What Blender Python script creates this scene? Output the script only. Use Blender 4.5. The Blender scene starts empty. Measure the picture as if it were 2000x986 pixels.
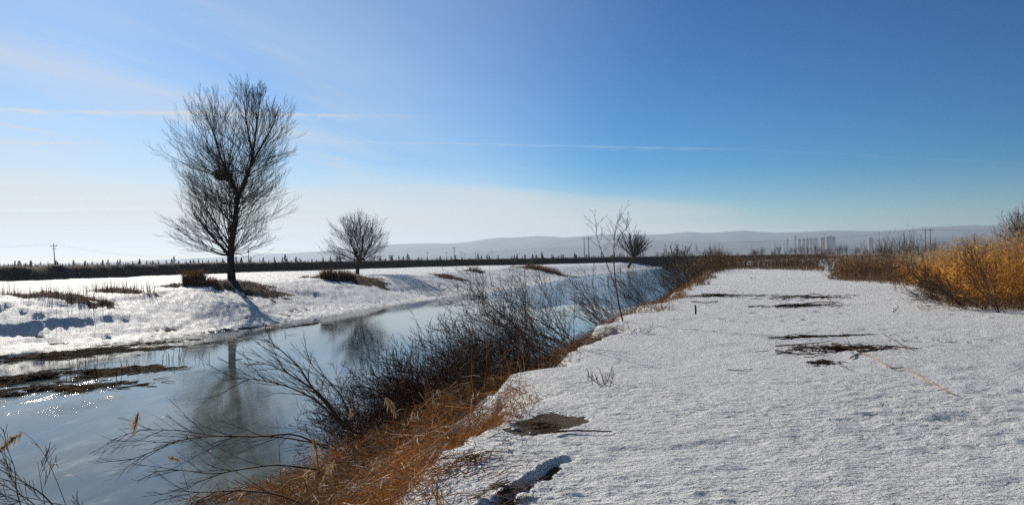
import bpy, math, random
import numpy as np
from mathutils import Vector, Quaternion

# ---------------------------------------------------------------- camera, sky, sun, exposure
scene = bpy.context.scene
COL = scene.collection
F = 1570.0            # focal length in photograph pixels (2000 px wide)
HZ = 506.0            # horizon row in the middle of the picture
ROLL = math.radians(0.9)   # the camera was held slightly tilted
EYE = 1.7
cam_d = bpy.data.cameras.new('camera')
cam_d.sensor_width = 36.0
cam_d.lens = F / 2000 * 36
cam_d.clip_start = 0.05
cam_d.clip_end = 60000
cam = bpy.data.objects.new('camera', cam_d)
COL.objects.link(cam)
cam.location = (0, 0, EYE)
cam.rotation_euler = (math.radians(90) + math.atan((HZ - 493) / F), 0, 0)
cam.rotation_mode = 'QUATERNION'
cam.rotation_quaternion = cam.rotation_euler.to_quaternion() @ Quaternion((0, 0, 1), -ROLL)
def level(px, py):
    """photograph pixel with the camera tilt taken out"""
    u, v = px - 1000, py - 493
    return 1000 + math.cos(ROLL) * u - math.sin(ROLL) * v, 493 + math.sin(ROLL) * u + math.cos(ROLL) * v
scene.camera = cam

SUN_AZ, SUN_EL = math.radians(-29), math.radians(22)
S = Vector((math.sin(SUN_AZ) * math.cos(SUN_EL), math.cos(SUN_AZ) * math.cos(SUN_EL), math.sin(SUN_EL)))
sd = bpy.data.lights.new('sun', 'SUN')
sd.energy = 5.0
sd.angle = math.radians(0.53)
sd.color = (1.0, 0.93, 0.82)
sun = bpy.data.objects.new('sun', sd)
COL.objects.link(sun)
sun.rotation_euler = S.to_track_quat('Z', 'Y').to_euler()

scene.view_settings.view_transform = 'Standard'
scene.view_settings.look = 'None'
scene.view_settings.gamma = 1
scene.view_settings.use_curve_mapping = False
scene.view_settings.exposure = 0.12
scene.cycles.use_denoising = False
scene.cycles.volume_bounces = 0
scene.cycles.max_bounces = 6
scene.cycles.transparent_max_bounces = 8


class NT:
    """tiny node-tree helper"""
    def __init__(self, tree):
        self.t = tree
    def n(self, typ, **kw):
        nd = self.t.nodes.new(typ)
        for k, v in kw.items():
            if hasattr(nd, k):
                setattr(nd, k, v)
        return nd
    def link(self, a, b):
        self.t.links.new(a, b)
    def val(self, sock, v):
        if hasattr(v, 'is_output') or isinstance(v, bpy.types.NodeSocket):
            self.link(v, sock)
        else:
            sock.default_value = v
    def math(self, op, a, b=0.0, c=None, clamp=False):
        nd = self.n('ShaderNodeMath', operation=op, use_clamp=clamp)
        self.val(nd.inputs[0], a); self.val(nd.inputs[1], b)
        if c is not None:
            self.val(nd.inputs[2], c)
        return nd.outputs[0]
    def ramp(self, v, lo, hi, a=0.0, b=1.0, smooth=True):
        nd = self.n('ShaderNodeMapRange', interpolation_type='SMOOTHSTEP' if smooth else 'LINEAR')
        self.val(nd.inputs['Value'], v)
        self.val(nd.inputs['From Min'], lo); self.val(nd.inputs['From Max'], hi)
        self.val(nd.inputs['To Min'], a); self.val(nd.inputs['To Max'], b)
        return nd.outputs[0]
    def noise(self, vec, scale, detail=4, rough=0.55, dist=0.0):
        nd = self.n('ShaderNodeTexNoise')
        self.link(vec, nd.inputs['Vector'])
        nd.inputs['Scale'].default_value = scale
        nd.inputs['Detail'].default_value = detail
        nd.inputs['Roughness'].default_value = rough
        nd.inputs['Distortion'].default_value = dist
        return nd.outputs['Fac']
    def mixc(self, f, a, b):
        nd = self.n('ShaderNodeMix', data_type='RGBA')
        self.val(nd.inputs[0], f)
        self.val(nd.inputs[6], a); self.val(nd.inputs[7], b)
        return nd.outputs[2]
    def mapping(self, vec, loc=(0, 0, 0), rot=(0, 0, 0), scale=(1, 1, 1)):
        nd = self.n('ShaderNodeMapping')
        self.link(vec, nd.inputs[0])
        nd.inputs[1].default_value = loc; nd.inputs[2].default_value = rot; nd.inputs[3].default_value = scale
        return nd.outputs[0]
    def comb(self, x, y, z=0.0):
        nd = self.n('ShaderNodeCombineXYZ')
        self.val(nd.inputs[0], x); self.val(nd.inputs[1], y); self.val(nd.inputs[2], z)
        return nd.outputs[0]


def build_world():
    w = bpy.data.worlds.new('World')
    scene.world = w
    w.use_nodes = True
    w.cycles.sampling_method = 'NONE'
    t = w.node_tree
    t.nodes.clear()
    N = NT(t)
    out = N.n('ShaderNodeOutputWorld')
    bg = N.n('ShaderNodeBackground')
    N.link(bg.outputs[0], out.inputs['Surface'])
    sky = N.n('ShaderNodeTexSky', sky_type='NISHITA')
    sky.sun_disc = False
    sky.sun_elevation = SUN_EL
    sky.sun_rotation = SUN_AZ
    sky.altitude = 800
    sky.air_density = 1.0
    sky.dust_density = 0.3
    sky.ozone_density = 4.0
    # high cloud sheet: view direction projected on a plane one unit up
    tc = N.n('ShaderNodeTexCoord')
    sp = N.n('ShaderNodeSeparateXYZ')
    N.link(tc.outputs['Generated'], sp.inputs[0])
    dz = N.math('MAXIMUM', sp.outputs[2], 0.012)
    px = N.math('DIVIDE', sp.outputs[0], dz)
    py = N.math('DIVIDE', sp.outputs[1], dz)
    P = N.comb(px, py)
    # high cloud sheet comes in from the west; a thicker veil lies beyond a slanting front, thin fibres trail ahead of it
    def turned(ang, su, sv, w):
        u = N.math('ADD', N.math('MULTIPLY', px, math.cos(ang)), N.math('MULTIPLY', py, math.sin(ang)))
        v = N.math('SUBTRACT', N.math('MULTIPLY', py, math.cos(ang)), N.math('MULTIPLY', px, math.sin(ang)))
        return N.comb(N.math('MULTIPLY', u, su), N.math('MULTIPLY', v, sv), w)
    n1 = N.noise(turned(math.radians(74), 0.22, 1.25, 2.3), 1.0, 6, 0.6, 0.4)
    n2 = N.noise(turned(math.radians(60), 0.10, 0.22, 7.1), 1.0, 5, 0.55, 0.3)
    n3 = N.noise(turned(math.radians(8), 0.10, 0.9, 4.0), 1.0, 5, 0.6, 0.3)
    front = N.math('SUBTRACT', N.math('SUBTRACT', py, N.math('MULTIPLY', px, 1.71)), 15.8)
    front = N.math('ADD', front, N.math('MULTIPLY', N.math('SUBTRACT', n2, 0.5), 16.0))
    veil = N.math('MULTIPLY', N.ramp(front, -9.0, 6.0), N.ramp(n3, 0.25, 0.6, 0.62, 0.90))
    west = N.ramp(N.math('ADD', N.math('SUBTRACT', px, N.math('MULTIPLY', py, 0.07)), N.math('MULTIPLY', N.math('SUBTRACT', n1, 0.5), 0.5)), -1.35, 0.62, 1.0, 0.0)
    fib = N.math('MULTIPLY', N.math('MULTIPLY', N.ramp(n1, 0.40, 0.78), N.ramp(px, -2.2, -0.2, 1.0, 0.12)), N.math('MULTIPLY', west, 0.60))
    thin = N.math('MULTIPLY', west, N.ramp(n2, 0.3, 0.7, 0.28, 0.46))
    cl = N.math('MAXIMUM', veil, fib)
    # contrails: straight segments on the same sheet
    def trail(p0, p1, width, strength, seed):
        ax, ay = p0; bx, by = p1
        L = math.hypot(bx - ax, by - ay); ang = math.atan2(by - ay, bx - ax)
        u = N.math('ADD', N.math('MULTIPLY', N.math('SUBTRACT', px, ax), math.cos(ang)), N.math('MULTIPLY', N.math('SUBTRACT', py, ay), math.sin(ang)))
        v = N.math('ADD', N.math('MULTIPLY', N.math('SUBTRACT', px, ax), -math.sin(ang)), N.math('MULTIPLY', N.math('SUBTRACT', py, ay), math.cos(ang)))
        nz = N.noise(N.comb(N.math('MULTIPLY', u, 5.0), N.math('MULTIPLY', v, 2.2), seed), 1.0, 5, 0.7, 0.6)
        nw = N.noise(N.comb(N.math('MULTIPLY', u, 0.9), seed, 0.0), 1.0, 2)
        v2 = N.math('ADD', v, N.math('MULTIPLY', N.math('SUBTRACT', nw, 0.5), width * 1.2))
        core = N.ramp(N.math('ABSOLUTE', v2), 0.0, width * 0.45, 1.0, 0.0)
        soft = N.math('MULTIPLY', N.ramp(v2, -width * 0.3, 0.0), N.ramp(v2, 0.0, width * 1.7, 1.0, 0.0))
        soft = N.math('MULTIPLY', soft, N.ramp(nz, 0.42, 0.70))
        body = N.math('ADD', N.math('MULTIPLY', core, N.ramp(nz, 0.25, 0.60, 0.35, 0.9)), N.math('MULTIPLY', soft, 0.9), clamp=True)
        ends = N.math('MULTIPLY', N.ramp(u, 0.0, L * 0.12), N.ramp(u, L * 0.70, L, 1.0, 0.0))
        return N.math('MULTIPLY', N.math('MULTIPLY', body, ends), strength)
    def pp(x, y):
        x, y = level(x, y)
        return ((x - 1000) / (HZ - y), F / (HZ - y))
    trails = [trail(pp(-420, 208), pp(880, 229), 0.22, 0.62, 1.0),
              trail(pp(-400, 278), pp(260, 277), 0.26, 0.70, 5.0),
              trail(pp(540, 274), pp(1560, 294), 0.20, 0.20, 9.0),
              trail(pp(-300, 345), pp(345, 342), 0.10, 0.45, 14.0),
              trail(pp(1450, 290), pp(2100, 325), 0.20, 0.05, 19.0)]
    for tr in trails:
        cl = N.math('MAXIMUM', cl, N.math('ADD', tr, N.math('MULTIPLY', cl, N.math('SUBTRACT', 1.0, tr))))
    cl = N.math('MULTIPLY', cl, N.ramp(sp.outputs[2], 0.0, 0.03), clamp=True)
    # deep, dry winter blue: contrast of the clear sky
    K = 0.085
    sc1 = N.n('ShaderNodeVectorMath', operation='SCALE'); N.link(sky.outputs[0], sc1.inputs[0]); sc1.inputs[3].default_value = K
    gm = N.n('ShaderNodeGamma'); N.link(sc1.outputs[0], gm.inputs[0]); gm.inputs[1].default_value = 1.42
    sc2 = N.n('ShaderNodeVectorMath', operation='SCALE'); N.link(gm.outputs[0], sc2.inputs[0]); sc2.inputs[3].default_value = 0.96 / K
    hs = N.n('ShaderNodeHueSaturation'); N.link(sc2.outputs[0], hs.inputs['Color']); hs.inputs['Saturation'].default_value = 1.5
    pale = N.mixc(thin, hs.outputs[0], (6.7, 8.6, 10.6, 1))
    col = N.mixc(cl, pale, (7.6, 7.1, 6.3, 1))
    N.link(col, bg.inputs[0])
    bg.inputs[1].default_value = 0.085


build_world()

# ---------------------------------------------------------------- helpers
def gp(px, py, z=0.0):
    """ground point at height z that the photograph shows at a pixel"""
    px, py = level(px, py)
    d = (EYE - z) * F / (py - HZ)
    return Vector(((px - 1000) / F * d, d, z))

def dp(px, py, d):
    """point at distance d"""
    px, py = level(px, py)
    return Vector(((px - 1000) / F * d, d, EYE - (py - HZ) / F * d))

def h32(ix, iy, seed):
    with np.errstate(over='ignore'):
        h = (ix.astype(np.int64) * 374761393 + iy.astype(np.int64) * 668265263 + seed * 1274126177) & 0xFFFFFFFF
        h = ((h ^ (h >> 13)) * 1274126177) & 0xFFFFFFFF
        h = h ^ (h >> 16)
    return (h & 0xFFFFFF) / float(0xFFFFFF)

def vn(x, y, seed=0):
    x = np.asarray(x, float); y = np.asarray(y, float)
    ix = np.floor(x); iy = np.floor(y)
    fx = x - ix; fy = y - iy
    u = fx * fx * fx * (fx * (fx * 6 - 15) + 10); v = fy * fy * fy * (fy * (fy * 6 - 15) + 10)
    ix = ix.astype(np.int64); iy = iy.astype(np.int64)
    a = h32(ix, iy, seed); b = h32(ix + 1, iy, seed); c = h32(ix, iy + 1, seed); d = h32(ix + 1, iy + 1, seed)
    return (a + (b - a) * u) * (1 - v) + (c + (d - c) * u) * v

def fbm(x, y, seed=0, o=4):
    r = 0; a = 0.5; t = 0
    for i in range(o):
        r = r + a * vn(x * 2 ** i, y * 2 ** i, seed + i); t += a; a *= 0.5
    return r / t

def sstep(a, b, x):
    t = np.clip((x - a) / (b - a), 0, 1)
    return t * t * (3 - 2 * t)

# river lines as x(y), smoothed
_YS = np.arange(-120, 1500, 0.5)
def smooth_line(pts, sig=4.0):
    ys = [p[1] for p in pts]; xs = [p[0] for p in pts]
    v = np.interp(_YS, ys, xs)
    k = np.exp(-0.5 * (np.arange(-30, 31) * 0.5 / sig) ** 2); k /= k.sum()
    return np.convolve(np.pad(v, 30, mode='edge'), k, mode='valid')
WATER = -1.9
def _l(px, py):
    p = gp(px, py, WATER); return (p.x, p.y)
def _e(px, py):
    p = gp(px, py, 0.0); return (p.x, p.y)
LEFT = smooth_line([(-160, -120), (-58, 0), (-38, 16), _l(0, 690), _l(300, 664), _l(455, 648), _l(620, 618), _l(800, 590), _l(1000, 565), _l(1120, 541), (34, 218), (72, 325), (120, 445), (400, 900), (900, 1500)])
EDGE = smooth_line([(-14, -120), (-2.2, -10), (-1.5, 0), _e(860, 986), _e(930, 880), _e(1000, 770), _e(1150, 680), _e(1190, 630), _e(1300, 590), _e(1345, 560), _e(1383, 539), _e(1392, 526), (58, 215), (100, 320), (150, 440), (430, 880), (930, 1480)], 1.6)
W_BANK = 4.6
def x_left(y):
    return np.interp(y, _YS, LEFT)
def x_edge(y):
    y = np.asarray(y, float)
    return np.interp(y, _YS, EDGE) + (fbm(y / 2.4, y * 0 + 3.3, 41, 3) - 0.5) * 2.5 * np.clip(y / 9.0, 0.35, 1)
SL_L = np.gradient(LEFT, _YS); SL_E = np.gradient(EDGE, _YS)

def seg_dist(x, y, a, b):
    ax, ay = a; bx, by = b
    t = ((x - ax) * (bx - ax) + (y - ay) * (by - ay)) / ((bx - ax) ** 2 + (by - ay) ** 2)
    tc = np.clip(t, 0, 1)
    return np.hypot(x - ax - tc * (bx - ax), y - ay - tc * (by - ay)), t, ((x - ax) * (by - ay) - (y - ay) * (bx - ax)) / math.hypot(bx - ax, by - ay)

# earth mounds of the left bank: x, y, rx, ry, height, soil
MOUNDS = []
PATCH = gp(1076, 822, 0.0)
TR0, TR1 = gp(905, 1010), gp(1108, 884)
DEBRIS = [(gp(1570, 580), 1.9, 1.6), (gp(1560, 597), 1.7, 0.6), (gp(1400, 578), 2.0, 0.9), (gp(1640, 684), 1.4, 0.8), (gp(1605, 713), 0.4, 0.3), (gp(1600, 662), 1.4, 0.25), (gp(1850, 668), 1.2, 0.4)]

def terrain(x, y, cell=None, want_soil=False):
    x = np.asarray(x, float); y = np.asarray(y, float)
    r = np.hypot(x, y)
    xl = x_left(y); xe = x_edge(y)
    nl = 1 / np.sqrt(1 + np.interp(y, _YS, SL_L) ** 2); ne = 1 / np.sqrt(1 + np.interp(y, _YS, SL_E) ** 2)
    sl = (xl - x) * nl + (fbm(y / 6, x / 6, 5, 3) - 0.5) * 2.0 * sstep(0, 3, (xl - x) * nl)
    sr = (x - xe) * ne
    far = sstep(330, 460, y)
    # right bank
    zr = np.where(sr > 0, 0.0, -2.35 * np.power(np.clip(-sr / W_BANK, 0, 1.35), 0.8))
    zr = np.maximum(zr, -2.5) - 0.10 * sstep(0.5, -0.3, sr)
    zr = zr + np.where(sr > 0, (fbm(x / 9, y / 9, 11, 3) - 0.5) * 0.22 * sstep(0, 6, sr), 0)
    # left bank
    t = np.clip(sl / 13.0, 0, 1)
    zl = np.where(sl > 0, WATER + 0.02 + 2.0 * (0.66 * sstep(0.08, 0.80, t) + 0.34 * (1 - (1 - t) ** 1.8)), WATER - 0.9 * sstep(0, -2.0, sl))
    zl = zl + np.where(sl > 0, (fbm(x / 7, y / 7, 21, 3) - 0.5) * 0.22 * sstep(0.5, 5, sl), 0)
    # drifted ledges that face the river
    q = sl + (fbm(y / 8.0, x / 14, 31, 2) - 0.5) * 7.0 + (fbm(y / 1.4, x / 2.0, 33, 2) - 0.5) * 0.8
    for c, h, s in ((2.4, 0.08, 51), (5.2, 0.12, 52), (8.6, 0.14, 53)):
        a = h * sstep(0.22, 0.50, vn(y / 12.0, x / 15.0, s))
        zl = zl + np.where(sl > 0.3, a * (sstep(c - 0.16, c + 0.16, q) - np.clip((q - c + 2.2) / 4.4, 0, 1)), 0)
    left_side = (xl - x) * nl > (x - xe) * ne
    z = np.where(left_side, zl, zr)
    z = z * (1 - far) + far * (-0.2)
    soil = np.zeros_like(z)
    nz = fbm(x / 0.5, y / 0.5, 61, 4)
    for i, (mx, my, rx, ry, h) in enumerate(MOUNDS):
        e = np.hypot((x - mx) / rx, (y - my) / ry)
        near = e < 1.6
        e2 = e + (fbm(x / 1.1, y / 1.1, 70 + i, 4) - 0.5) * 1.3
        z = z + np.where(near, h * sstep(1.15, 0.2, e2), 0)
        soil = np.maximum(soil, np.where(near, sstep(0.98, 0.86, e2), 0))
    # bare slope of the right bank
    edge_n = (fbm(x / 0.6, y / 0.6, 65, 4) - 0.5) * 2.2
    bare = sstep(0.0, -0.12, sr + edge_n * 0.6 + 0.15) * sstep(0.33, 0.40, fbm(x / 0.9 + 7, y / 0.9, 66, 3) + 0.10 * sstep(-0.8, -2.0, sr))
    soil = np.maximum(soil, np.where(~left_side, bare, 0))
    # dark wet line along the left shore, thawed flecks
    shore = sstep(0.16, 0.05, np.abs((xl - x) * nl - 0.10 + (nz - 0.5) * 0.25)) * sstep(20, 34, y)
    soil = np.maximum(soil, np.where(left_side, shore, 0))
    fle = sstep(0.70, 0.74, fbm(x / 1.5, y / 0.8, 67, 4)) * sstep(5, 1, sl) * sstep(0.2, 0.8, sl)
    soil = np.maximum(soil, np.where(left_side, fle, 0))
    # bare patch and trench near the path
    e = np.hypot((x - PATCH.x) / 0.40, (y - PATCH.y) / 0.55) + (nz - 0.5) * 1.1 + (fbm(x / 0.13, y / 0.13, 64, 3) - 0.5) * 0.5
    pt = sstep(1.04, 0.86, e) * sstep(0.26, 0.36, fbm(x / 0.11, y / 0.09, 62, 3) + 0.12 * sstep(0.9, 0.3, e))
    soil = np.maximum(soil, pt)
    dd, tt, sg = seg_dist(x, y, (TR0.x, TR0.y), (TR1.x, TR1.y))
    wob = (fbm(x / 0.12, y / 0.12, 68, 3) - 0.5) + (fbm(x / 0.5, y / 0.5, 63, 2) - 0.5) * 1.2
    inside = (tt > -0.2) & (tt < 1.15)
    taper = sstep(1.1, 0.75, tt)
    tr = np.where(inside, sstep(0.0, 0.05, sg + wob * 0.05) * sstep(0.17, 0.11, sg + wob * 0.2 + 0.06 * tt) * taper, 0)
    lip = np.where(inside, np.exp(-((sg + 0.035 + wob * 0.05) / 0.04) ** 2) * taper, 0)
    soil = np.maximum(soil, tr * sstep(0.42, 0.50, nz + 0.12 * (1 - tt)))
    z = z + 0.05 * lip - 0.022 * tr
    # half-melted ground under the two debris patches
    deb = np.zeros_like(z)
    for i, (c, rx, ry) in enumerate(DEBRIS):
        e = np.hypot((x - c.x) / rx, (y - c.y) / ry)
        deb = np.maximum(deb, np.where(e < 1.3, sstep(0.60, 0.67, fbm(x / 0.34, y / 0.12, 140 + i, 4) + 0.10 - 0.22 * e ** 2), 0))
    soil = np.maximum(soil, deb)
    # far country: mostly bare fields
    fld = sstep(200, 420, r) * sstep(0.36, 0.44, fbm(x / 60, y / 40, 69, 4))
    soil = np.maximum(soil, np.where(r > 200, fld, 0))
    # the snow has thickness
    snow = 1 - soil
    thick = np.where(left_side, 0.10, np.where((pt > 0) | (tr > 0) | (deb > 0), 0.03, 0.09))
    z = z + thick * (snow - 1) * sstep(300, 100, r)
    # wind crust and sun cups
    if cell is not None:
        wet = np.where(left_side, sstep(0.1, 0.6, sl), sstep(-W_BANK * 0.8, -W_BANK * 0.6, sr))
        ca, sa = math.cos(0.25), math.sin(0.25)
        xr = x * ca + y * sa; yr = -x * sa + y * ca
        amp = 0.35 + 1.15 * sstep(0.30, 0.70, fbm(x / 1.6, y / 1.1, 81, 4))
        m = np.zeros_like(z)
        wx = (vn(xr / 0.30, yr / 0.30, 131) - 0.5); wy = (vn(xr / 0.30, yr / 0.30, 132) - 0.5)
        for s, a, k in ((2.6, 0.055, 89), (1.2, 0.020, 90), (0.45, 0.012, 91), (0.20, 0.008, 92), (0.11, 0.011, 93), (0.06, 0.013, 94), (0.035, 0.010, 95)):
            fade = np.clip(s / (2.0 * cell) - 0.4, 0, 1)
            if fade.max() <= 0:
                continue
            n = vn(xr / (s * 2.0) + wx * 0.6, yr / s + wy * 0.9, k)
            if s < 0.3:
                n = n ** 1.7            # crust lumps standing on a flatter floor
            m = m + a * (n - 0.5) * fade * (amp if s < 0.5 else 1)
        # larger dimples on the left bank
        n = 1 - np.abs(2 * vn(xr / 0.75, yr / 0.55, 99) - 1)
        m = m + np.where(left_side, 0.07 * (n - 0.5) + 0.06 * (np.abs(2 * vn(xr / 0.42, yr / 0.30, 98) - 1) - 0.5), 0) * np.clip(0.6 / (2 * cell), 0, 1)
        z = z + m * wet * (1 - 0.6 * soil) * sstep(400, 150, r)
    if want_soil:
        return z, soil
    return z

def gz(x, y):
    return float(terrain(np.array([x]), np.array([y]))[0])

def hit(px, py):
    """where the line of sight through a pixel meets the ground"""
    d = np.exp(np.linspace(math.log(4), math.log(500), 1500))
    qx, qy = level(px, py)
    x = (qx - 1000) / F * d; z = EYE - (qy - HZ) / F * d
    t = terrain(x, d)
    i = int(np.argmax(z < t))
    return Vector((x[i], d[i], t[i]))

_MS = []
for _px, _py, _rx, _ry, _h in ((436, 557, 4.9, 3.6, 0.42), (676, 544, 4.2, 4.2, 0.40), (103, 578, 2.9, 1.8, 0.26), (228, 569, 2.2, 1.7, 0.22), (205, 589, 0.8, 0.5, 0.10), (880, 541, 2.4, 1.8, 0.12), (925, 529, 1.8, 2.5, 0.15), (1060, 530, 7, 5.0, 0.3)):
    _p = hit(_px, _py)
    _MS.append((_p.x, _p.y, _rx, _ry, _h))
MOUNDS.extend(_MS)

# ---------------------------------------------------------------- materials
def material(name):
    m = bpy.data.materials.new(name)
    m.use_nodes = True
    N = NT(m.node_tree)
    b = m.node_tree.nodes['Principled BSDF']
    return m, N, b

def simple(name, c1, c2, scale=8.0, rough=0.8, spec=0.25, bump=0.0, translucent=None, stretch=(1, 1, 1), coords='Object', rand=0.0):
    m, N, b = material(name)
    tc = N.n('ShaderNodeTexCoord')
    v = N.mapping(tc.outputs[coords], scale=stretch)
    n = N.noise(v, scale, 5, 0.6)
    f = N.ramp(n, 0.32, 0.68)
    if rand:
        g = N.n('ShaderNodeNewGeometry')
        f = N.math('ADD', N.math('MULTIPLY', f, 1 - rand), N.math('MULTIPLY', g.outputs['Random Per Island'], rand), clamp=True)
    c = N.mixc(f, (*c1, 1), (*c2, 1))
    N.link(c, b.inputs['Base Color'])
    b.inputs['Roughness'].default_value = rough
    b.inputs['Specular IOR Level'].default_value = spec
    if bump:
        bp = N.n('ShaderNodeBump')
        bp.inputs['Strength'].default_value = 0.8
        bp.inputs['Distance'].default_value = bump
        N.link(n, bp.inputs['Height']); N.link(bp.outputs[0], b.inputs['Normal'])
    if translucent:
        tr = N.n('ShaderNodeBsdfTranslucent')
        N.link(c, tr.inputs[0])
        mx = N.n('ShaderNodeMixShader')
        mx.inputs[0].default_value = translucent
        N.link(b.outputs[0], mx.inputs[1]); N.link(tr.outputs[0], mx.inputs[2])
        N.link(mx.outputs[0], m.node_tree.nodes['Material Output'].inputs[0])
    return m

def ground_material():
    m, N, b = material('snow_and_soil')
    at = N.n('ShaderNodeAttribute', attribute_name='soil')
    g = N.n('ShaderNodeNewGeometry')
    pos = g.outputs['Position']
    soft = N.noise(pos, 0.55, 5, 0.6)
    fine = N.noise(N.mapping(pos, rot=(0, 0, -0.25), scale=(0.7, 1, 1)), 17, 7, 0.75)
    grit = N.noise(pos, 55, 3, 0.7)
    # old snow: grey brown dust gathered in blotches
    dirt = N.math('MULTIPLY', N.ramp(fine, 0.45, 0.72), N.ramp(soft, 0.34, 0.66, 0.12, 1.25))
    dirt = N.math('MULTIPLY', dirt, 0.50)
    snow = N.mixc(dirt, (0.88, 0.868, 0.842, 1), (0.50, 0.45, 0.39, 1))
    speck = N.ramp(grit, 0.66, 0.74)
    snow = N.mixc(N.math('MULTIPLY', speck, 0.38), snow, (0.20, 0.17, 0.14, 1))
    sn = N.noise(pos, 3.0, 6, 0.7)
    so = N.mixc(N.ramp(sn, 0.35, 0.65), (0.055, 0.040, 0.029, 1), (0.19, 0.15, 0.115, 1))
    so = N.mixc(N.ramp(grit, 0.35, 0.65), so, (0.11, 0.082, 0.06, 1))
    f = N.ramp(N.math('ADD', at.outputs['Fac'], N.math('MULTIPLY', N.math('SUBTRACT', fine, 0.5), 0.5)), 0.42, 0.58)
    N.link(N.mixc(f, snow, so), b.inputs['Base Color'])
    N.link(N.ramp(f, 0, 1, 0.62, 0.95), b.inputs['Roughness'])
    N.link(N.ramp(f, 0, 1, 0.12, 0.10), b.inputs['Specular IOR Level'])
    crust = N.noise(N.mapping(pos, scale=(0.5, 1, 1)), 15, 3, 0.55, 0.6)
    crust2 = N.noise(N.mapping(pos, scale=(0.6, 1, 1)), 34, 3, 0.6, 0.4)
    ch = N.math('ADD', N.math('MULTIPLY', N.ramp(crust, 0.30, 0.70), 1.0), N.math('MULTIPLY', N.ramp(crust2, 0.30, 0.70), 0.45))
    ch = N.math('ADD', ch, N.math('MULTIPLY', fine, 0.5))
    bp1 = N.n('ShaderNodeBump'); bp1.inputs['Strength'].default_value = 1.0; bp1.inputs['Distance'].default_value = 0.036
    N.link(ch, bp1.inputs['Height'])
    bp0 = N.n('ShaderNodeBump'); bp0.inputs['Strength'].default_value = 0.7; bp0.inputs['Distance'].default_value = 0.05
    N.link(N.noise(N.mapping(pos, scale=(0.8, 1, 1)), 4.5, 3, 0.6), bp0.inputs['Height']); N.link(bp0.outputs[0], bp1.inputs['Normal'])
    bp2 = N.n('ShaderNodeBump'); bp2.inputs['Strength'].default_value = 0.9; bp2.inputs['Distance'].default_value = 0.018
    N.link(grit, bp2.inputs['Height']); N.link(bp1.outputs[0], bp2.inputs['Normal'])
    N.link(bp2.outputs[0], b.inputs['Normal'])
    return m

def ice_material():
    m, N, b = material('river_ice')
    g = N.n('ShaderNodeNewGeometry')
    pos = g.outputs['Position']
    st = N.mapping(pos, rot=(0, 0, math.radians(-20)), scale=(1.0, 0.35, 1))
    big = N.noise(st, 0.22, 5, 0.6, 0.4)
    mid = N.noise(st, 2.2, 6, 0.65)
    fin = N.noise(pos, 26, 4, 0.7)
    milk = N.math('ADD', N.math('MULTIPLY', N.ramp(big, 0.38, 0.62), 0.62), N.math('MULTIPLY', N.ramp(mid, 0.42, 0.72), 0.38))
    N.link(N.mixc(milk, (0.10, 0.118, 0.104, 1), (0.27, 0.288, 0.258, 1)), b.inputs['Base Color'])
    N.link(N.ramp(N.math('ADD', N.math('MULTIPLY', big, 0.5), N.math('MULTIPLY', mid, 0.5)), 0.38, 0.68, 0.012, 0.10), b.inputs['Roughness'])
    b.inputs['IOR'].default_value = 1.31
    b.inputs['Specular IOR Level'].default_value = 0.42
    bp = N.n('ShaderNodeBump'); bp.inputs['Strength'].default_value = 0.3; bp.inputs['Distance'].default_value = 0.0035
    N.link(mid, bp.inputs['Height'])
    bp2 = N.n('ShaderNodeBump'); bp2.inputs['Strength'].default_value = 0.25; bp2.inputs['Distance'].default_value = 0.0010
    N.link(fin, bp2.inputs['Height']); N.link(bp.outputs[0], bp2.inputs['Normal'])
    # refrozen, faceted ice off the reed litter on the left
    sp = N.n('ShaderNodeSeparateXYZ'); N.link(pos, sp.inputs[0])
    ex = N.math('DIVIDE', N.math('ADD', sp.outputs[0], 13.5), 4.5); ey = N.math('DIVIDE', N.math('SUBTRACT', sp.outputs[1], 23.0), 8.0)
    rr = N.math('SQRT', N.math('ADD', N.math('MULTIPLY', ex, ex), N.math('MULTIPLY', ey, ey)))
    zone = N.math('MULTIPLY', N.ramp(rr, 0.25, 1.15, 1.0, 0.0), N.ramp(N.noise(st, 1.1, 4, 0.6), 0.42, 0.62))
    bp3 = N.n('ShaderNodeBump'); bp3.inputs['Distance'].default_value = 0.011
    N.link(zone, bp3.inputs['Strength']); N.link(N.noise(pos, 16, 3, 0.6), bp3.inputs['Height']); N.link(bp2.outputs[0], bp3.inputs['Normal'])
    N.link(bp3.outputs[0], b.inputs['Normal'])
    return m

def water_material():
    m, N, b = material('open_water')
    g = N.n('ShaderNodeNewGeometry')
    pos = g.outputs['Position']
    b.inputs['Base Color'].default_value = (0.012, 0.085, 0.16, 1)
    b.inputs['Roughness'].default_value = 0.05
    b.inputs['IOR'].default_value = 1.33
    b.inputs['Specular IOR Level'].default_value = 0.25
    st = N.mapping(pos, rot=(0, 0, math.radians(-15)), scale=(0.5, 1.0, 1))
    a = N.noise(N.mapping(pos, rot=(0, 0, math.radians(10)), scale=(0.22, 1.0, 1)), 0.55, 4, 0.6, 0.5)
    c = N.noise(st, 5.0, 3, 0.6, 0.3)
    bp = N.n('ShaderNodeBump'); bp.inputs['Strength'].default_value = 1.0; bp.inputs['Distance'].default_value = 0.10
    N.link(N.math('ADD', a, N.math('MULTIPLY', c, 0.3)), bp.inputs['Height'])
    N.link(bp.outputs[0], b.inputs['Normal'])
    return m

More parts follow.
